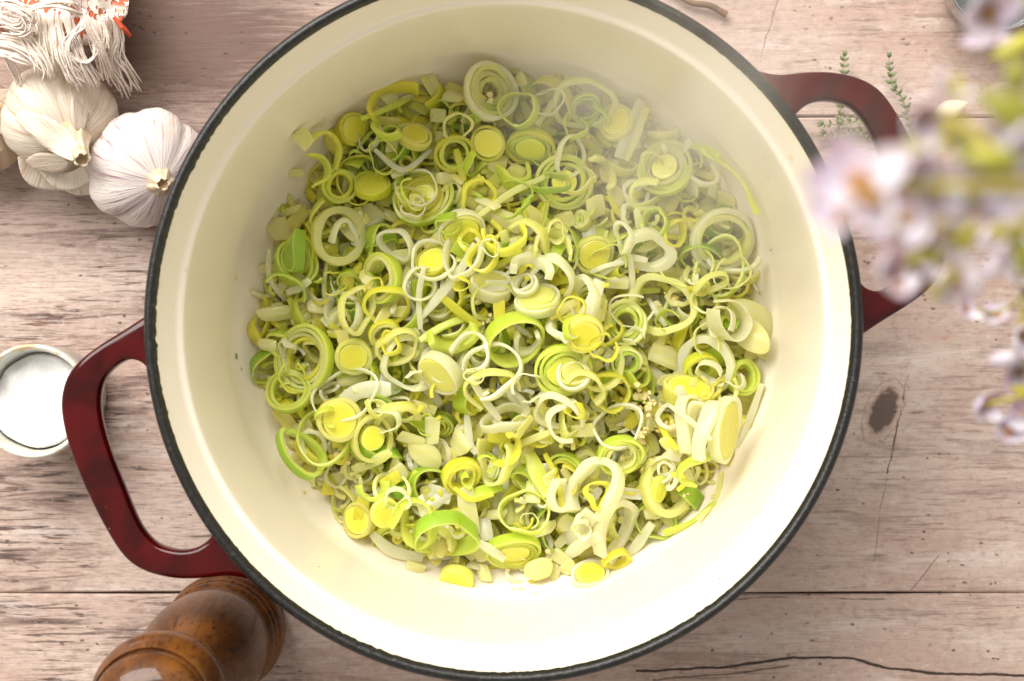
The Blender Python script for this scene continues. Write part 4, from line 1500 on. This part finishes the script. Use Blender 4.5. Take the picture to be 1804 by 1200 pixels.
# ---------------------------------------------------------------- garlic
def garlic(px, py, R_, mat, tilt, az, nclove=9, stem_len=0.01, stem_r=0.004, flat=0.78, depth=0.07, seed=1):
    """bulb with clove lobes; stem leans by tilt toward image azimuth az (deg)"""
    rs = random.Random(seed)
    nu, nv = 108, 44
    ph = rs.random() * 6
    amp = [rs.uniform(.6, 1.3) for _ in range(nclove)]
    V, F = [], []
    zc = R_ * flat
    for i in range(nv + 1):
        v = i / nv
        lat = -PI / 2 + v * PI
        for k in range(nu):
            th = 2 * PI * k / nu
            c = (th + ph) / 6.28318 * nclove
            lobe = abs(math.sin(c * PI)) ** 0.8
            A_ = amp[int(c) % nclove]
            eq = max(0, math.cos(lat)) ** 0.7
            r = R_ * math.cos(lat) * (1 - depth + depth * lobe * A_ + 0.006 * math.sin(23 * th + ph) + 0.01 * math.sin(3 * th + 2 * ph))
            z = zc * math.sin(lat)
            if lat > 0:
                u = lat / (PI / 2)
                z = zc * (math.sin(lat) + 0.10 * u ** 6)
                r += stem_r * 0.6 * u ** 3
            else:
                u = -lat / (PI / 2)
                z = -zc * math.sin(-lat) * (1 - 0.18 * u ** 3)
            V.append((r, th, z))
    V = [(r * math.cos(t), r * math.sin(t), z) for r, t, z in V]
    for i in range(nv):
        for k in range(nu):
            k2 = (k + 1) % nu
            F.append((i * nu + k, i * nu + k2, (i + 1) * nu + k2, (i + 1) * nu + k))
    F.append(tuple(range(nu - 1, -1, -1)))
    a = math.radians(az)
    M4 = Matrix.Rotation(tilt, 4, Vector((-math.sin(a), math.cos(a), 0)))
    V2 = apply(M4, np.array(V))
    zmin = V2[:, 2].min()
    cz = -zmin
    c = P(px, py, cz)
    root = empty("garlic_bulb", c)
    root.rotation_euler = M4.to_euler()
    mesh_obj("bulb_skin", V, F, mat, root)
    top = zc * 1.08
    # stem: fluted neck, cut end
    sv, sf = [], []
    prof = [(stem_r * 4.2, -0.0075), (stem_r * 2.5, -0.0025), (stem_r * 1.5, stem_len * 0.30), (stem_r * 1.08, stem_len * 0.7), (stem_r, stem_len), (stem_r * 0.82, stem_len + 0.0002), (stem_r * 0.70, stem_len - 0.0008)]
    n = len(prof)
    ns = 40
    for k in range(ns):
        t = 2 * PI * k / ns
        for r, z in prof:
            rr = r * (1 + 0.07 * math.sin(7 * t + ph) + 0.05 * math.sin(13 * t))
            sv.append((rr * math.cos(t), rr * math.sin(t), top + z + 0.0006 * math.sin(5 * t + ph) * (z > 0)))
    for k in range(ns):
        k2 = (k + 1) % ns
        for j in range(n - 1):
            sf.append((k * n + j, k2 * n + j, k2 * n + j + 1, k * n + j + 1))
    so_ = mesh_obj("stem", sv, sf, MT['stem'], root)
    ev = [(stem_r * 0.78 * math.cos(2 * PI * k / 20), stem_r * 0.78 * math.sin(2 * PI * k / 20), top + stem_len - 0.0006) for k in range(20)] + [(0, 0, top + stem_len - 0.0022)]
    mesh_obj("stem_end", ev, [(k, (k + 1) % 20, 20) for k in range(20)], MT['stemend'], so_)
    return root


def skin_flap(root, pts, width, mat):
    """papery flap of loose skin: strip over local points"""
    path = catmull(pts, 16)
    V, F, A = strip_geo(path, width, 0.0006, 0.25, 0.7)
    return mesh_obj("loose_skin", V, F, mat, root)


g1 = garlic(262, 298, 0.0290, MT['garlic_a'], 0.62, -38, 8, 0.004, 0.0030, 0.74, 0.085, 3)
tag(g1, "whole white garlic bulb with purple streaks and short cut stem, touching the pot rim", "garlic", "garlic bulbs beside the pot")
g2 = garlic(106, 208, 0.0278, MT['garlic_b'], 0.80, -50, 6, 0.019, 0.0036, 0.80, 0.10, 8)
tag(g2, "tan papery garlic bulb with long cut stem under the towel fringe", "garlic", "garlic bulbs beside the pot")
for pts, wd in ([((-0.012, -0.020, 0.012), (-0.002, -0.024, 0.018), (0.006, -0.016, 0.026), (0.010, -0.008, 0.032))], 0.009), \
               ([((-0.020, -0.016, 0.004), (-0.014, -0.026, 0.008), (0.000, -0.029, 0.010), (0.008, -0.026, 0.012))], 0.008), \
               ([((0.008, 0.020, 0.012), (0.004, 0.012, 0.022), (0.003, 0.006, 0.026))], 0.010), \
               ([((-0.022, 0.010, 0.014), (-0.014, 0.008, 0.024), (-0.006, 0.003, 0.031), (-0.003, 0.0, 0.042))], 0.012), \
               ([((-0.018, -0.016, 0.012), (-0.010, -0.010, 0.024), (-0.005, -0.004, 0.034))], 0.011), \
               ([((-0.006, -0.028, 0.006), (0.004, -0.030, 0.014), (0.012, -0.024, 0.022), (0.012, -0.016, 0.030))], 0.008):
    skin_flap(g2, pts[0], wd, MT['garlic_b'])
for q_ in ((52, 285, 0.010), (96, 292, 0.011)):
    pass
g3 = garlic(-42, 225, 0.024, MT['garlic_c'], 0.5, 20, 7, 0.006, 0.004, 0.8, 0.07, 12)
tag(g3, "brown dry garlic bulb cut off by the picture's left edge", "garlic", "garlic bulbs beside the pot")
for pts, wd in ([((0.006, 0.012, 0.018), (0.018, 0.010, 0.014), (0.026, 0.002, 0.006))], 0.010), ([((0.004, -0.004, 0.022), (0.018, -0.008, 0.016), (0.028, -0.014, 0.006))], 0.008):
    skin_flap(g3, pts[0], wd, MT['garlic_b'])


def clove(px, py, L_, ang, mat, label, z=0.006):
    V, F = [], []
    for i in range(15):
        u = i / 14
        r = L_ * 0.32 * math.sin(PI * min(1, u * 0.93 + 0.05)) ** 0.75 * (1 - 0.35 * u)
        for k in range(18):
            t = 2 * PI * k / 18
            V.append((L_ * (u - 0.5), r * math.cos(t), max(-z * .98, r * math.sin(t) * 0.9 + (0.05 * L_ * math.sin(PI * u)))))
    for i in range(14):
        for k in range(18):
            k2 = (k + 1) % 18
            F.append((i * 18 + k, i * 18 + k2, (i + 1) * 18 + k2, (i + 1) * 18 + k))
    F += [tuple(range(17, -1, -1)), tuple(14 * 18 + k for k in range(18))]
    o = mesh_obj("garlic_clove", V, F, mat)
    o.location = P(px, py, z)
    o.rotation_euler = (0, 0, math.radians(ang))
    return tag(o, label, "garlic clove")


clove(1676, 192, 0.017, 20, MT['clove'], "pale peeled garlic clove on the table behind the blurred flowers")
clove(88, 297, 0.016, -25, MT['garlic_b'], "tan unpeeled garlic clove under the papery bulb")

# ---------------------------------------------------------------- towel with fringe
towel = empty("fringed_towel", P(90, 10, 0.05))
tag(towel, "red and white woven kitchen towel with white fringe draped over a garlic bulb", "towel")
TO = np.array(towel.location)


def towel_pt(px, py, z):
    return np.array(P(px, py, z)) - TO


nu, nv = 44, 26
V, F = [], []
edge = [(-60, 44), (0, 56), (60, 66), (110, 74), (150, 80), (180, 72), (205, 48), (224, 22)]
ex = [e[0] for e in edge]
ey = [e[1] for e in edge]
for layer in (0, 1):
    for i in range(nu + 1):
        px = -60 + 282 * i / nu
        for j in range(nv + 1):
            v = j / nv
            py = np.interp(px, ex, ey) * v + (-330) * (1 - v)
            z = 0.056 - 0.030 * (1 - v) ** 1.2 + 0.0035 * math.sin(px * 0.045 + v * 4) + 0.002 * math.sin(px * 0.11 + 2) - 0.030 * max(0, (px - 120) / 102) ** 1.6
            z = max(z, 0.006)
            V.append(towel_pt(px + 6 * math.sin(v * 9), py, z - 0.0022 * layer))
NN = (nu + 1) * (nv + 1)
for i in range(nu):
    for j in range(nv):
        a = i * (nv + 1) + j
        b = (i + 1) * (nv + 1) + j
        F.append((a, a + 1, b + 1, b))
        F.append((NN + a, NN + b, NN + b + 1, NN + a + 1))
for i in range(nu):
    a = i * (nv + 1) + nv
    b = (i + 1) * (nv + 1) + nv
    F.append((a, NN + a, NN + b, b))
for j in range(nv):
    a = nu * (nv + 1) + j
    F.append((a, NN + a, NN + a + 1, a + 1))
mesh_obj("woven_cloth", V, F, MT['cloth'], towel)


def tassel(pts, n, spread, rad=0.00085, tail=1.0):
    n = int(n * 1.6)
    rad = rad * 0.62
    spread = spread * 1.15
    """bundle of n yarns along pixel/height points, fraying toward the end"""
    base = [towel_pt(*p) for p in pts]
    parts = []
    for k in range(n):
        t = 2 * PI * k / n + random.random()
        rr = spread * math.sqrt(random.random())
        off = np.array([math.cos(t) * rr, math.sin(t) * rr, random.uniform(-.5, .5) * rr])
        pp = []
        for i, b in enumerate(base):
            f = i / (len(base) - 1)
            pp.append(b + off * (0.55 + 0.9 * f * tail) + np.array([random.gauss(0, .0007), random.gauss(0, .0007), random.gauss(0, .0004)]))
        parts.append(tube(catmull(pp, 16), rad * np.linspace(1, 0.75, 16) * random.uniform(.7, 1.15), 6))
    V, F = join(parts)
    return mesh_obj("tassel", V, F, MT['yarn'], towel)


tassel([(196, 24, 0.046), (204, 62, 0.040), (196, 95, 0.036), (212, 128, 0.030), (224, 150, 0.022)], 22, 0.0042, 0.0009, 1.1)
tassel([(150, 30, 0.052), (163, 60, 0.050), (178, 95, 0.047), (190, 130, 0.040)], 12, 0.0022)
tassel([(72, 24, 0.060), (80, 60, 0.062), (84, 95, 0.060), (92, 122, 0.057)], 14, 0.0028)
tassel([(95, 26, 0.060), (103, 66, 0.063), (112, 100, 0.061), (126, 128, 0.057), (142, 146, 0.053)], 14, 0.0026)
tassel([(118, 30, 0.060), (128, 70, 0.061), (145, 112, 0.057), (166, 148, 0.050)], 12, 0.0024)
tassel([(10, 32, 0.060), (36, 56, 0.062), (60, 80, 0.062), (78, 110, 0.060), (82, 128, 0.058)], 12, 0.0026)
tassel([(-20, 70, 0.058), (14, 76, 0.061), (48, 88, 0.062), (72, 108, 0.060), (86, 126, 0.057)], 9, 0.0022)
tassel([(-20, 84, 0.057), (10, 92, 0.059), (36, 100, 0.059), (56, 108, 0.057)], 7, 0.0016)
tassel([(-30, 10, 0.064), (0, 4, 0.070), (30, 14, 0.072), (52, 30, 0.070), (40, 46, 0.068), (12, 40, 0.067)], 14, 0.0030)
tassel([(40, 18, 0.068), (80, 8, 0.071), (118, 10, 0.069), (138, 22, 0.064)], 9, 0.0016)
tassel([(150, 20, 0.062), (148, 40, 0.064), (128, 62, 0.065), (116, 84, 0.063), (128, 104, 0.060), (150, 108, 0.058), (168, 96, 0.056), (164, 82, 0.055)], 5, 0.0007, 0.0008, 0.5)
tassel([(8, 96, 0.058), (20, 120, 0.054), (34, 148, 0.048)], 4, 0.0007)
tassel([(178, 30, 0.050), (184, 60, 0.048), (182, 86, 0.046)], 8, 0.0016)
rv, rf = [], []
for k in range(5):
    a0 = towel_pt(200 + k * 3, 30 + k * 4, 0.047)
    a1 = towel_pt(222 + k * 2, 52 + k * 3, 0.041)
    t_ = tube(catmull([a0, (a0 + a1) / 2 + np.array([0, 0, 0.001]), a1], 8), 0.0008, 6)
    n0 = len(rv)
    rv += [tuple(v) for v in t_[0]]
    rf += [tuple(i + n0 for i in f) for f in t_[1]]
mesh_obj("red_thread", rv, rf, mat_simple("red_thread", (0.62, 0.09, 0.03), 0.9), towel)


# ---------------------------------------------------------------- thyme, twig, glass bowl
def leaf_geo(L_, w_, bend=0.15, n=8):
    V, F = [], []
    for i in range(n + 1):
        u = i / n
        hw = w_ / 2 * math.sin(PI * min(1, u * 0.94 + 0.03)) ** 0.8
        z = bend * L_ * math.sin(PI * u)
        for k, s in enumerate((-1, 0, 1)):
            V.append((L_ * u, s * hw, z + (0 if s else -0.08 * w_) + 0.0001))
            V.append((L_ * u, s * hw * 0.96, z + (0 if s else -0.08 * w_) - 0.0002))
    for i in range(n):
        a, b = i * 6, (i + 1) * 6
        F += [(a, b, b + 2, a + 2), (a + 2, b + 2, b + 4, a + 4), (a + 3, b + 3, b + 1, a + 1), (a + 5, b + 5, b + 3, a + 3), (a + 1, b + 1, b, a), (a + 4, b + 4, b + 5, a + 5)]
    return V, F


def orient(V, o, az, el, roll=0.0):
    M4 = Matrix.Rotation(az, 4, 'Z') @ Matrix.Rotation(-el, 4, 'Y') @ Matrix.Rotation(roll, 4, 'X')
    return apply(M4, np.array(V)) + np.array(o)


lf = leaf_geo(0.0031, 0.0015)
leaf_me = None


def thyme(pts, label, z0=0.001, step=0.0033, seed=0):
    global leaf_me
    rs = random.Random(seed)
    path = catmull([P(a, b, z) for a, b, z in pts], 30)
    root = empty("thyme_sprig", path[0])
    V, F = tube(path - path[0], np.linspace(0.0006, 0.00028, 30), 6)
    mesh_obj("stem", V, F, MT['thymestem'], root)
    L_ = np.concatenate([[0], np.cumsum(np.linalg.norm(np.diff(path, axis=0), axis=1))])
    d = step * 0.6
    while d <= L_[-1] + 1e-6:
        p = np.array([np.interp(d, L_, path[:, k]) for k in range(3)]) - path[0]
        i = int(np.searchsorted(L_, d))
        i = max(1, min(29, i))
        T_ = path[i] - path[i - 1]
        az = math.atan2(T_[1], T_[0])
        for sgn in (-1, 1):
            if leaf_me is None:
                lo = mesh_obj("leaf", lf[0], lf[1], MT['thyme'], root)
                leaf_me = lo.data
            else:
                lo = bpy.data.objects.new("leaf", leaf_me)
                COL.objects.link(lo)
                lo.parent = root
            lo.location = p
            lo.rotation_euler = (rs.uniform(-.5, .5), -rs.uniform(0.1, 0.8), az + sgn * rs.uniform(0.6, 1.2))
            sc = rs.uniform(0.75, 1.25)
            lo.scale = (sc, sc, sc)
        d += step * rs.uniform(.7, 1.2)
    for sgn in (-0.3, 0.3):
        lo = bpy.data.objects.new("leaf", leaf_me)
        COL.objects.link(lo)
        lo.parent = root
        lo.location = path[-1] - path[0]
        lo.rotation_euler = (0, -0.5, az + sgn)
    return tag(root, label, "thyme", "thyme sprigs under the right handle")


thyme([(1476, 250, .003), (1478, 215, .004), (1482, 170, .005), (1487, 100, .006)], "thyme sprig under the handle with its tip nearest the pot", seed=1)
thyme([(1610, 240, .004), (1590, 175, .006), (1572, 150, .007), (1566, 102, .008)], "thyme sprig with its tip past the handle's far corner", seed=2)
thyme([(1580, 200, .005), (1530, 205, .006), (1490, 218, .006), (1448, 220, .006)], "thyme sprig lying across the handle opening with its tip toward the rim", seed=3)
thyme([(1550, 240, .003), (1510, 232, .004), (1480, 236, .004), (1452, 236, .004)], "lowest thyme sprig in the handle opening, nearest the blurred flowers", seed=4)
thyme([(1545, 260, .004), (1525, 215, .006), (1508, 185, .007)], "short thyme sprig in the middle of the handle opening", seed=5)

tw = empty("twig", P(1212, 2, 0.004))
pth = catmull([np.array(P(1150, -40, 0.004)), np.array(P(1212, 2, 0.004)), np.array(P(1250, 10, 0.0045)), np.array(P(1280, 26, 0.004))], 24) - np.array(tw.location)
V, F = tube(pth, np.linspace(0.0012, 0.0017, 24), 10)
mesh_obj("bark", V, F[:-1], MT['twig'], tw)
V, F = tube(np.array([pth[-1] - (pth[-1] - pth[-2]) * 0.02, pth[-1] + (pth[-1] - pth[-2]) * 0.25]), [0.0017, 0.0014], 10)
mesh_obj("cut_end", V, F, MT['twigend'], tw)
tag(tw, "brown woody twig with pale cut end on the table above the pot", "twig")

gb = P(1762, -38, 0.03)
V, F = lathe([(1e-5, 0.0005), (0.014, 0.0006), (0.019, 0.006), (0.0225, 0.018), (0.0242, 0.030), (0.0245, 0.0308), (0.0238, 0.0312), (0.0228, 0.030), (0.021, 0.018), (0.0178, 0.0075), (0.013, 0.0030), (1e-5, 0.0028)], 64)
g = mesh_obj("grey_dish", V, F, MT['glass'])
g.location = (gb.x, gb.y, 0)
tag(g, "small shiny grey dish peeking in behind the top blossom", "dish")


# ---------------------------------------------------------------- blurred flowering branches close to the lens
def petal_geo(L_, w_, cup):
    V, F, A = [], [], []
    nu_, nv_ = 8, 6
    for layer in (0, 1):
        for i in range(nu_ + 1):
            u = i / nu_
            hw = w_ / 2 * (math.sin(PI * min(1, 0.12 + u * 0.80)) ** 0.7)
            for j in range(nv_ + 1):
                v = -1 + 2 * j / nv_
                V.append((L_ * u * (1 - 0.06 * v * v), hw * v, cup * L_ * (u * u) - 0.22 * w_ * (1 - v * v) * math.sin(PI * u) * 0.6 - 0.0005 * layer))
                A.append((u, v * .5 + .5, 0.5))
    N = (nu_ + 1) * (nv_ + 1)
    for i in range(nu_):
        for j in range(nv_):
            a, b = i * (nv_ + 1) + j, (i + 1) * (nv_ + 1) + j
            F.append((a, b, b + 1, a + 1))
            F.append((N + a, N + a + 1, N + b + 1, N + b))
    for i in range(nu_):
        for j in (0, nv_):
            a, b = i * (nv_ + 1) + j, (i + 1) * (nv_ + 1) + j
            F.append((a, N + a, N + b, b))
    a0 = nu_ * (nv_ + 1)
    for j in range(nv_):
        F.append((a0 + j, N + a0 + j, N + a0 + j + 1, a0 + j + 1))
    return V, F, np.array(A)


def ellipsoid(a, b, c, nu_=14, nv_=9):
    V, F = [], []
    for i in range(nv_ + 1):
        la = -PI / 2 + PI * i / nv_
        for k in range(nu_):
            t = 2 * PI * k / nu_
            V.append((a * max(1e-3, math.cos(la)) * math.cos(t), b * max(1e-3, math.cos(la)) * math.sin(t), c * math.sin(la)))
    for i in range(nv_):
        for k in range(nu_):
            k2 = (k + 1) % nu_
            F.append((i * nu_ + k, i * nu_ + k2, (i + 1) * nu_ + k2, (i + 1) * nu_ + k))
    return V, F


def flower(root, px, py, z, rpx, npet, tilt, az, seed, open_=0.35, wide=0.95):
    rs = random.Random(seed)
    s = m_per_px(z)
    loc = np.array(P(px, py, z)) - np.array(root.location)
    M4 = Matrix.Rotation(math.radians(az), 4, 'Z') @ Matrix.Rotation(tilt, 4, 'X')
    L_ = rpx * s
    V, F = ellipsoid(L_ * 0.26, L_ * 0.20, L_ * 0.24)
    fo = mesh_obj("flower", V, F, MT['throat'], root)
    fo.location = loc
    fo.rotation_euler = M4.to_euler()
    for k in range(npet):
        t = 2 * PI * k / npet + rs.uniform(-.25, .25)
        l2 = L_ * rs.uniform(.8, 1.15)
        V, F, A = petal_geo(l2, l2 * wide * rs.uniform(.8, 1.1), open_ * rs.uniform(.4, 1.5))
        V = orient(V, (0, 0, L_ * 0.05), t, rs.uniform(-.1, .5))
        mesh_obj("petal", V, F, MT['petal'], fo, attr=A)
    return fo


def leaf(root, px, py, z, lpx, wpx, az, el, mat):
    s = m_per_px(z)
    V, F = leaf_geo(lpx * s, wpx * s, 0.18, 10)
    V = orient(V, np.array(P(px, py, z)) - np.array(root.location), math.radians(az), el)
    return mesh_obj("leaf", V, F, MT[mat], root)


def fstem(root, pts, r0, r1):
    path = catmull([np.array(P(a, b, z)) - np.array(root.location) for a, b, z in pts], 30)
    V, F = tube(path, np.linspace(r0, r1, 30), 8)
    return mesh_obj("stem", V, F, MT['fstem'], root)


def bud(root, px, py, z, lpx, wpx, az, mat='petal'):
    s = m_per_px(z)
    V, F = ellipsoid(lpx * s / 2, wpx * s / 2, wpx * s / 2)
    V = orient(V, np.array(P(px, py, z)) - np.array(root.location), math.radians(az), 0.3)
    return mesh_obj("bud", V, F, MT[mat], root, attr=np.tile([0.8, .5, .5], (len(V), 1)))


DZ = 0.135
Z1 = 0.34 + DZ
foot = P(2150, 500, 0.0)
br = empty("flowering_branch", foot)
tag(br, "pale lilac flowering branch, big and blurred, reaching over the pot's right handle", "flowers")
fstem(br, [(2100, 420, 0.0), (2200, 380, 0.16), (2000, 340, 0.43), (1800, 330, Z1), (1660, 330, Z1), (1540, 330, Z1 - .005)], 0.0022, 0.0010)
fstem(br, [(1720, 330, Z1), (1690, 400, .46), (1640, 440, .44), (1580, 480, .43)], 0.0012, 0.0008)
fstem(br, [(1760, 330, Z1), (1740, 260, .475), (1690, 220, .47), (1620, 200, .46)], 0.0012, 0.0008)
flower(br, 1515, 325, Z1, 104, 4, 0.35, 200, 1, 0.35, 0.75)
flower(br, 1480, 385, Z1 - .01, 60, 3, 0.5, 260, 41, 0.3, 0.8)
leaf(br, 1590, 395, Z1 - .01, 80, 40, 175, 0.2, 'sprout')
bud(br, 1535, 350, Z1 + .004, 60, 40, 160, 'throat')
flower(br, 1575, 420, .31 + DZ, 62, 5, 0.6, 150, 2)
flower(br, 1622, 205, .33 + DZ, 55, 4, 0.7, 20, 3, 0.6)
flower(br, 1650, 335, .335 + DZ, 62, 5, 0.5, 80, 4)
flower(br, 1718, 248, .33 + DZ, 62, 5, 0.4, 330, 5)
flower(br, 1790, 330, .33 + DZ, 64, 5, 0.5, 250, 6)
flower(br, 1585, 505, .29 + DZ, 42, 4, 0.6, 190, 7, 0.5)
bud(br, 1665, 505, .29 + DZ, 66, 42, 100)
bud(br, 1700, 420, .31 + DZ, 60, 36, 60, 'sprout')
bud(br, 1635, 470, .29 + DZ, 50, 30, 120)
leaf(br, 1830, 260, .33 + DZ, 150, 60, 140, 0.2, 'leaf')
leaf(br, 1830, 210, .33 + DZ, 120, 46, 165, 0.2, 'leaf')
leaf(br, 1700, 330, .33 + DZ, 90, 36, 190, 0.3, 'sprout')
leaf(br, 1700, 440, .30 + DZ, 110, 34, 190, 0.1, 'sprout')
leaf(br, 1690, 470, .30 + DZ, 80, 26, 225, 0.1, 'sprout')
leaf(br, 1780, 400, .31 + DZ, 110, 36, 280, 0.2, 'leaf')
leaf(br, 1830, 380, .31 + DZ, 110, 44, 200, 0.2, 'sprout')
leaf(br, 1760, 300, .33 + DZ, 100, 40, 150, 0.2, 'leaf')
leaf(br, 1570, 380, .32 + DZ, 70, 34, 200, 0.2, 'sprout')
leaf(br, 1690, 180, .33 + DZ, 50, 24, 110, 0.2, 'sprout')
leaf(br, 1650, 270, .33 + DZ, 70, 30, 60, 0.2, 'sprout')
flower(br, 1610, 300, .335 + DZ, 60, 5, 0.5, 10, 31)
flower(br, 1660, 430, .31 + DZ, 52, 4, 0.6, 120, 32, 0.4)
flower(br, 1560, 470, .30 + DZ, 46, 4, 0.6, 60, 33, 0.4)
flower(br, 1700, 300, .325 + DZ, 56, 5, 0.5, 40, 51)
flower(br, 1600, 385, .315 + DZ, 56, 4, 0.6, 300, 52)
flower(br, 1690, 500, .30 + DZ, 44, 4, 0.6, 200, 53, 0.4)
flower(br, 1760, 455, .30 + DZ, 46, 4, 0.6, 100, 54, 0.4)
flower(br, 1790, 250, .335 + DZ, 52, 5, 0.5, 60, 55)
flower(br, 1660, 160, .33 + DZ, 40, 4, 0.7, 140, 56, 0.6)
flower(br, 1740, 350, .32 + DZ, 52, 5, 0.5, 200, 34)
flower(br, 1775, 205, .32 + DZ, 46, 4, 0.5, 320, 35)
leaf(br, 1800, 290, .34 + DZ, 120, 46, 175, 0.2, 'leaf')
leaf(br, 1790, 170, .33 + DZ, 70, 40, 100, 0.2, 'leaf')
leaf(br, 1640, 400, .32 + DZ, 80, 30, 40, 0.2, 'sprout')
leaf(br, 1600, 240, .33 + DZ, 60, 28, 290, 0.2, 'sprout')
for a_, b_, l_ in ((1800, 440, 50), (1752, 470, 46), (1740, 420, 50)):
    bud(br, a_, b_, .28 + DZ, l_, 30, 80)

b2 = empty("flowering_branch", P(2000, -60, 0.0))
tag(b2, "white blossom spray hanging in from the top corner, cut off by the frame", "flowers")
fstem(b2, [(2050, -100, 0.0), (2080, -60, 0.15), (1960, 20, 0.36), (1830, 70, 0.40), (1770, 84, 0.40)], 0.0018, 0.0010)
flower(b2, 1738, 22, 0.40, 62, 5, 0.3, 30, 11, 0.3)
flower(b2, 1748, 70, 0.39, 56, 3, 0.7, 190, 12, 0.3, 0.6)
leaf(b2, 1840, 60, 0.40, 110, 34, 205, 0.1, 'sprout')
leaf(b2, 1850, 20, 0.40, 70, 40, 170, 0.1, 'leaf')

b3 = empty("flowering_branch", P(2000, 760, 0.0))
tag(b3, "sparse lilac blossom tips hanging low at the picture's right edge", "flowers")
fstem(b3, [(2040, 740, 0.0), (2060, 720, 0.10), (1930, 700, 0.28), (1830, 690, 0.320), (1770, 720, 0.320), (1725, 716, 0.320)], 0.0014, 0.0007)
fstem(b3, [(1840, 690, 0.320), (1810, 640, 0.325), (1800, 580, 0.330), (1806, 520, 0.330)], 0.0009, 0.0006)
flower(b3, 1728, 716, 0.320, 38, 4, 0.7, 60, 21, 0.5)
flower(b3, 1775, 762, 0.320, 42, 5, 0.5, 150, 22, 0.4)
flower(b3, 1808, 735, 0.320, 40, 4, 0.4, 200, 23, 0.4)
flower(b3, 1800, 590, 0.330, 38, 4, 0.5, 20, 24, 0.4)
flower(b3, 1806, 520, 0.330, 34, 4, 0.5, 90, 25, 0.4)
flower(b3, 1788, 470, 0.335, 38, 4, 0.5, 40, 61, 0.4)
flower(b3, 1758, 555, 0.325, 32, 4, 0.6, 220, 62, 0.4)
flower(b3, 1796, 655, 0.320, 36, 5, 0.5, 300, 63, 0.4)
flower(b3, 1700, 545, 0.330, 30, 4, 0.6, 120, 64, 0.4)
fstem(b3, [(1806, 520, 0.330), (1760, 550, 0.325), (1705, 545, 0.328)], 0.0006, 0.0005)
bud(b3, 1772, 632, 0.325, 60, 30, 10)
leaf(b3, 1830, 700, 0.320, 60, 20, 160, 0.2, 'sprout')
leaf(b3, 1815, 555, 0.330, 50, 20, 120, 0.2, 'sprout')

# ---------------------------------------------------------------- steam
M = bpy.data.materials.new("steam")
M.use_nodes = True
nt = M.node_tree
nt.nodes.remove(nt.nodes["Principled BSDF"])
vol = nt.nodes.new('ShaderNodeVolumePrincipled')
vol.inputs['Color'].default_value = (1, 0.98, 0.93, 1)
vol.inputs['Anisotropy'].default_value = 0.2
tc = nt.nodes.new('ShaderNodeTexCoord')
no = nt.nodes.new('ShaderNodeTexNoise')
no.inputs['Scale'].default_value = 14
no.inputs['Detail'].default_value = 3
no.inputs['Distortion'].default_value = 0.8
nt.links.new(tc.outputs['Object'], no.inputs['Vector'])
gr = nt.nodes.new('ShaderNodeTexGradient')
gr.gradient_type = 'QUADRATIC_SPHERE'
mp = nt.nodes.new('ShaderNodeMapping')
mp.inputs['Scale'].default_value = (1 / 0.105, 1 / 0.085, 1 / 0.075)
nt.links.new(tc.outputs['Object'], mp.inputs[0])
nt.links.new(mp.outputs[0], gr.inputs[0])
mr = nt.nodes.new('ShaderNodeMapRange')
mr.inputs[1].default_value = 0.35
mr.inputs[2].default_value = 0.68
nt.links.new(no.outputs[0], mr.inputs[0])
mu = nt.nodes.new('ShaderNodeMath')
mu.operation = 'MULTIPLY'
nt.links.new(mr.outputs[0], mu.inputs[0])
nt.links.new(gr.outputs[1], mu.inputs[1])
mu2 = nt.nodes.new('ShaderNodeMath')
mu2.operation = 'MULTIPLY'
nt.links.new(mu.outputs[0], mu2.inputs[0])
mu2.inputs[1].default_value = 24.0
nt.links.new(mu2.outputs[0], vol.inputs['Density'])
nt.links.new(vol.outputs[0], nt.nodes["Material Output"].inputs['Volume'])
V, F = ellipsoid(0.105, 0.085, 0.075, 32, 20)
st = mesh_obj("steam", V, F, M)
st.location = P(1230, 200, 0.135)
tag(st, "faint white steam rising over the upper right of the pot", "steam", kind="stuff")
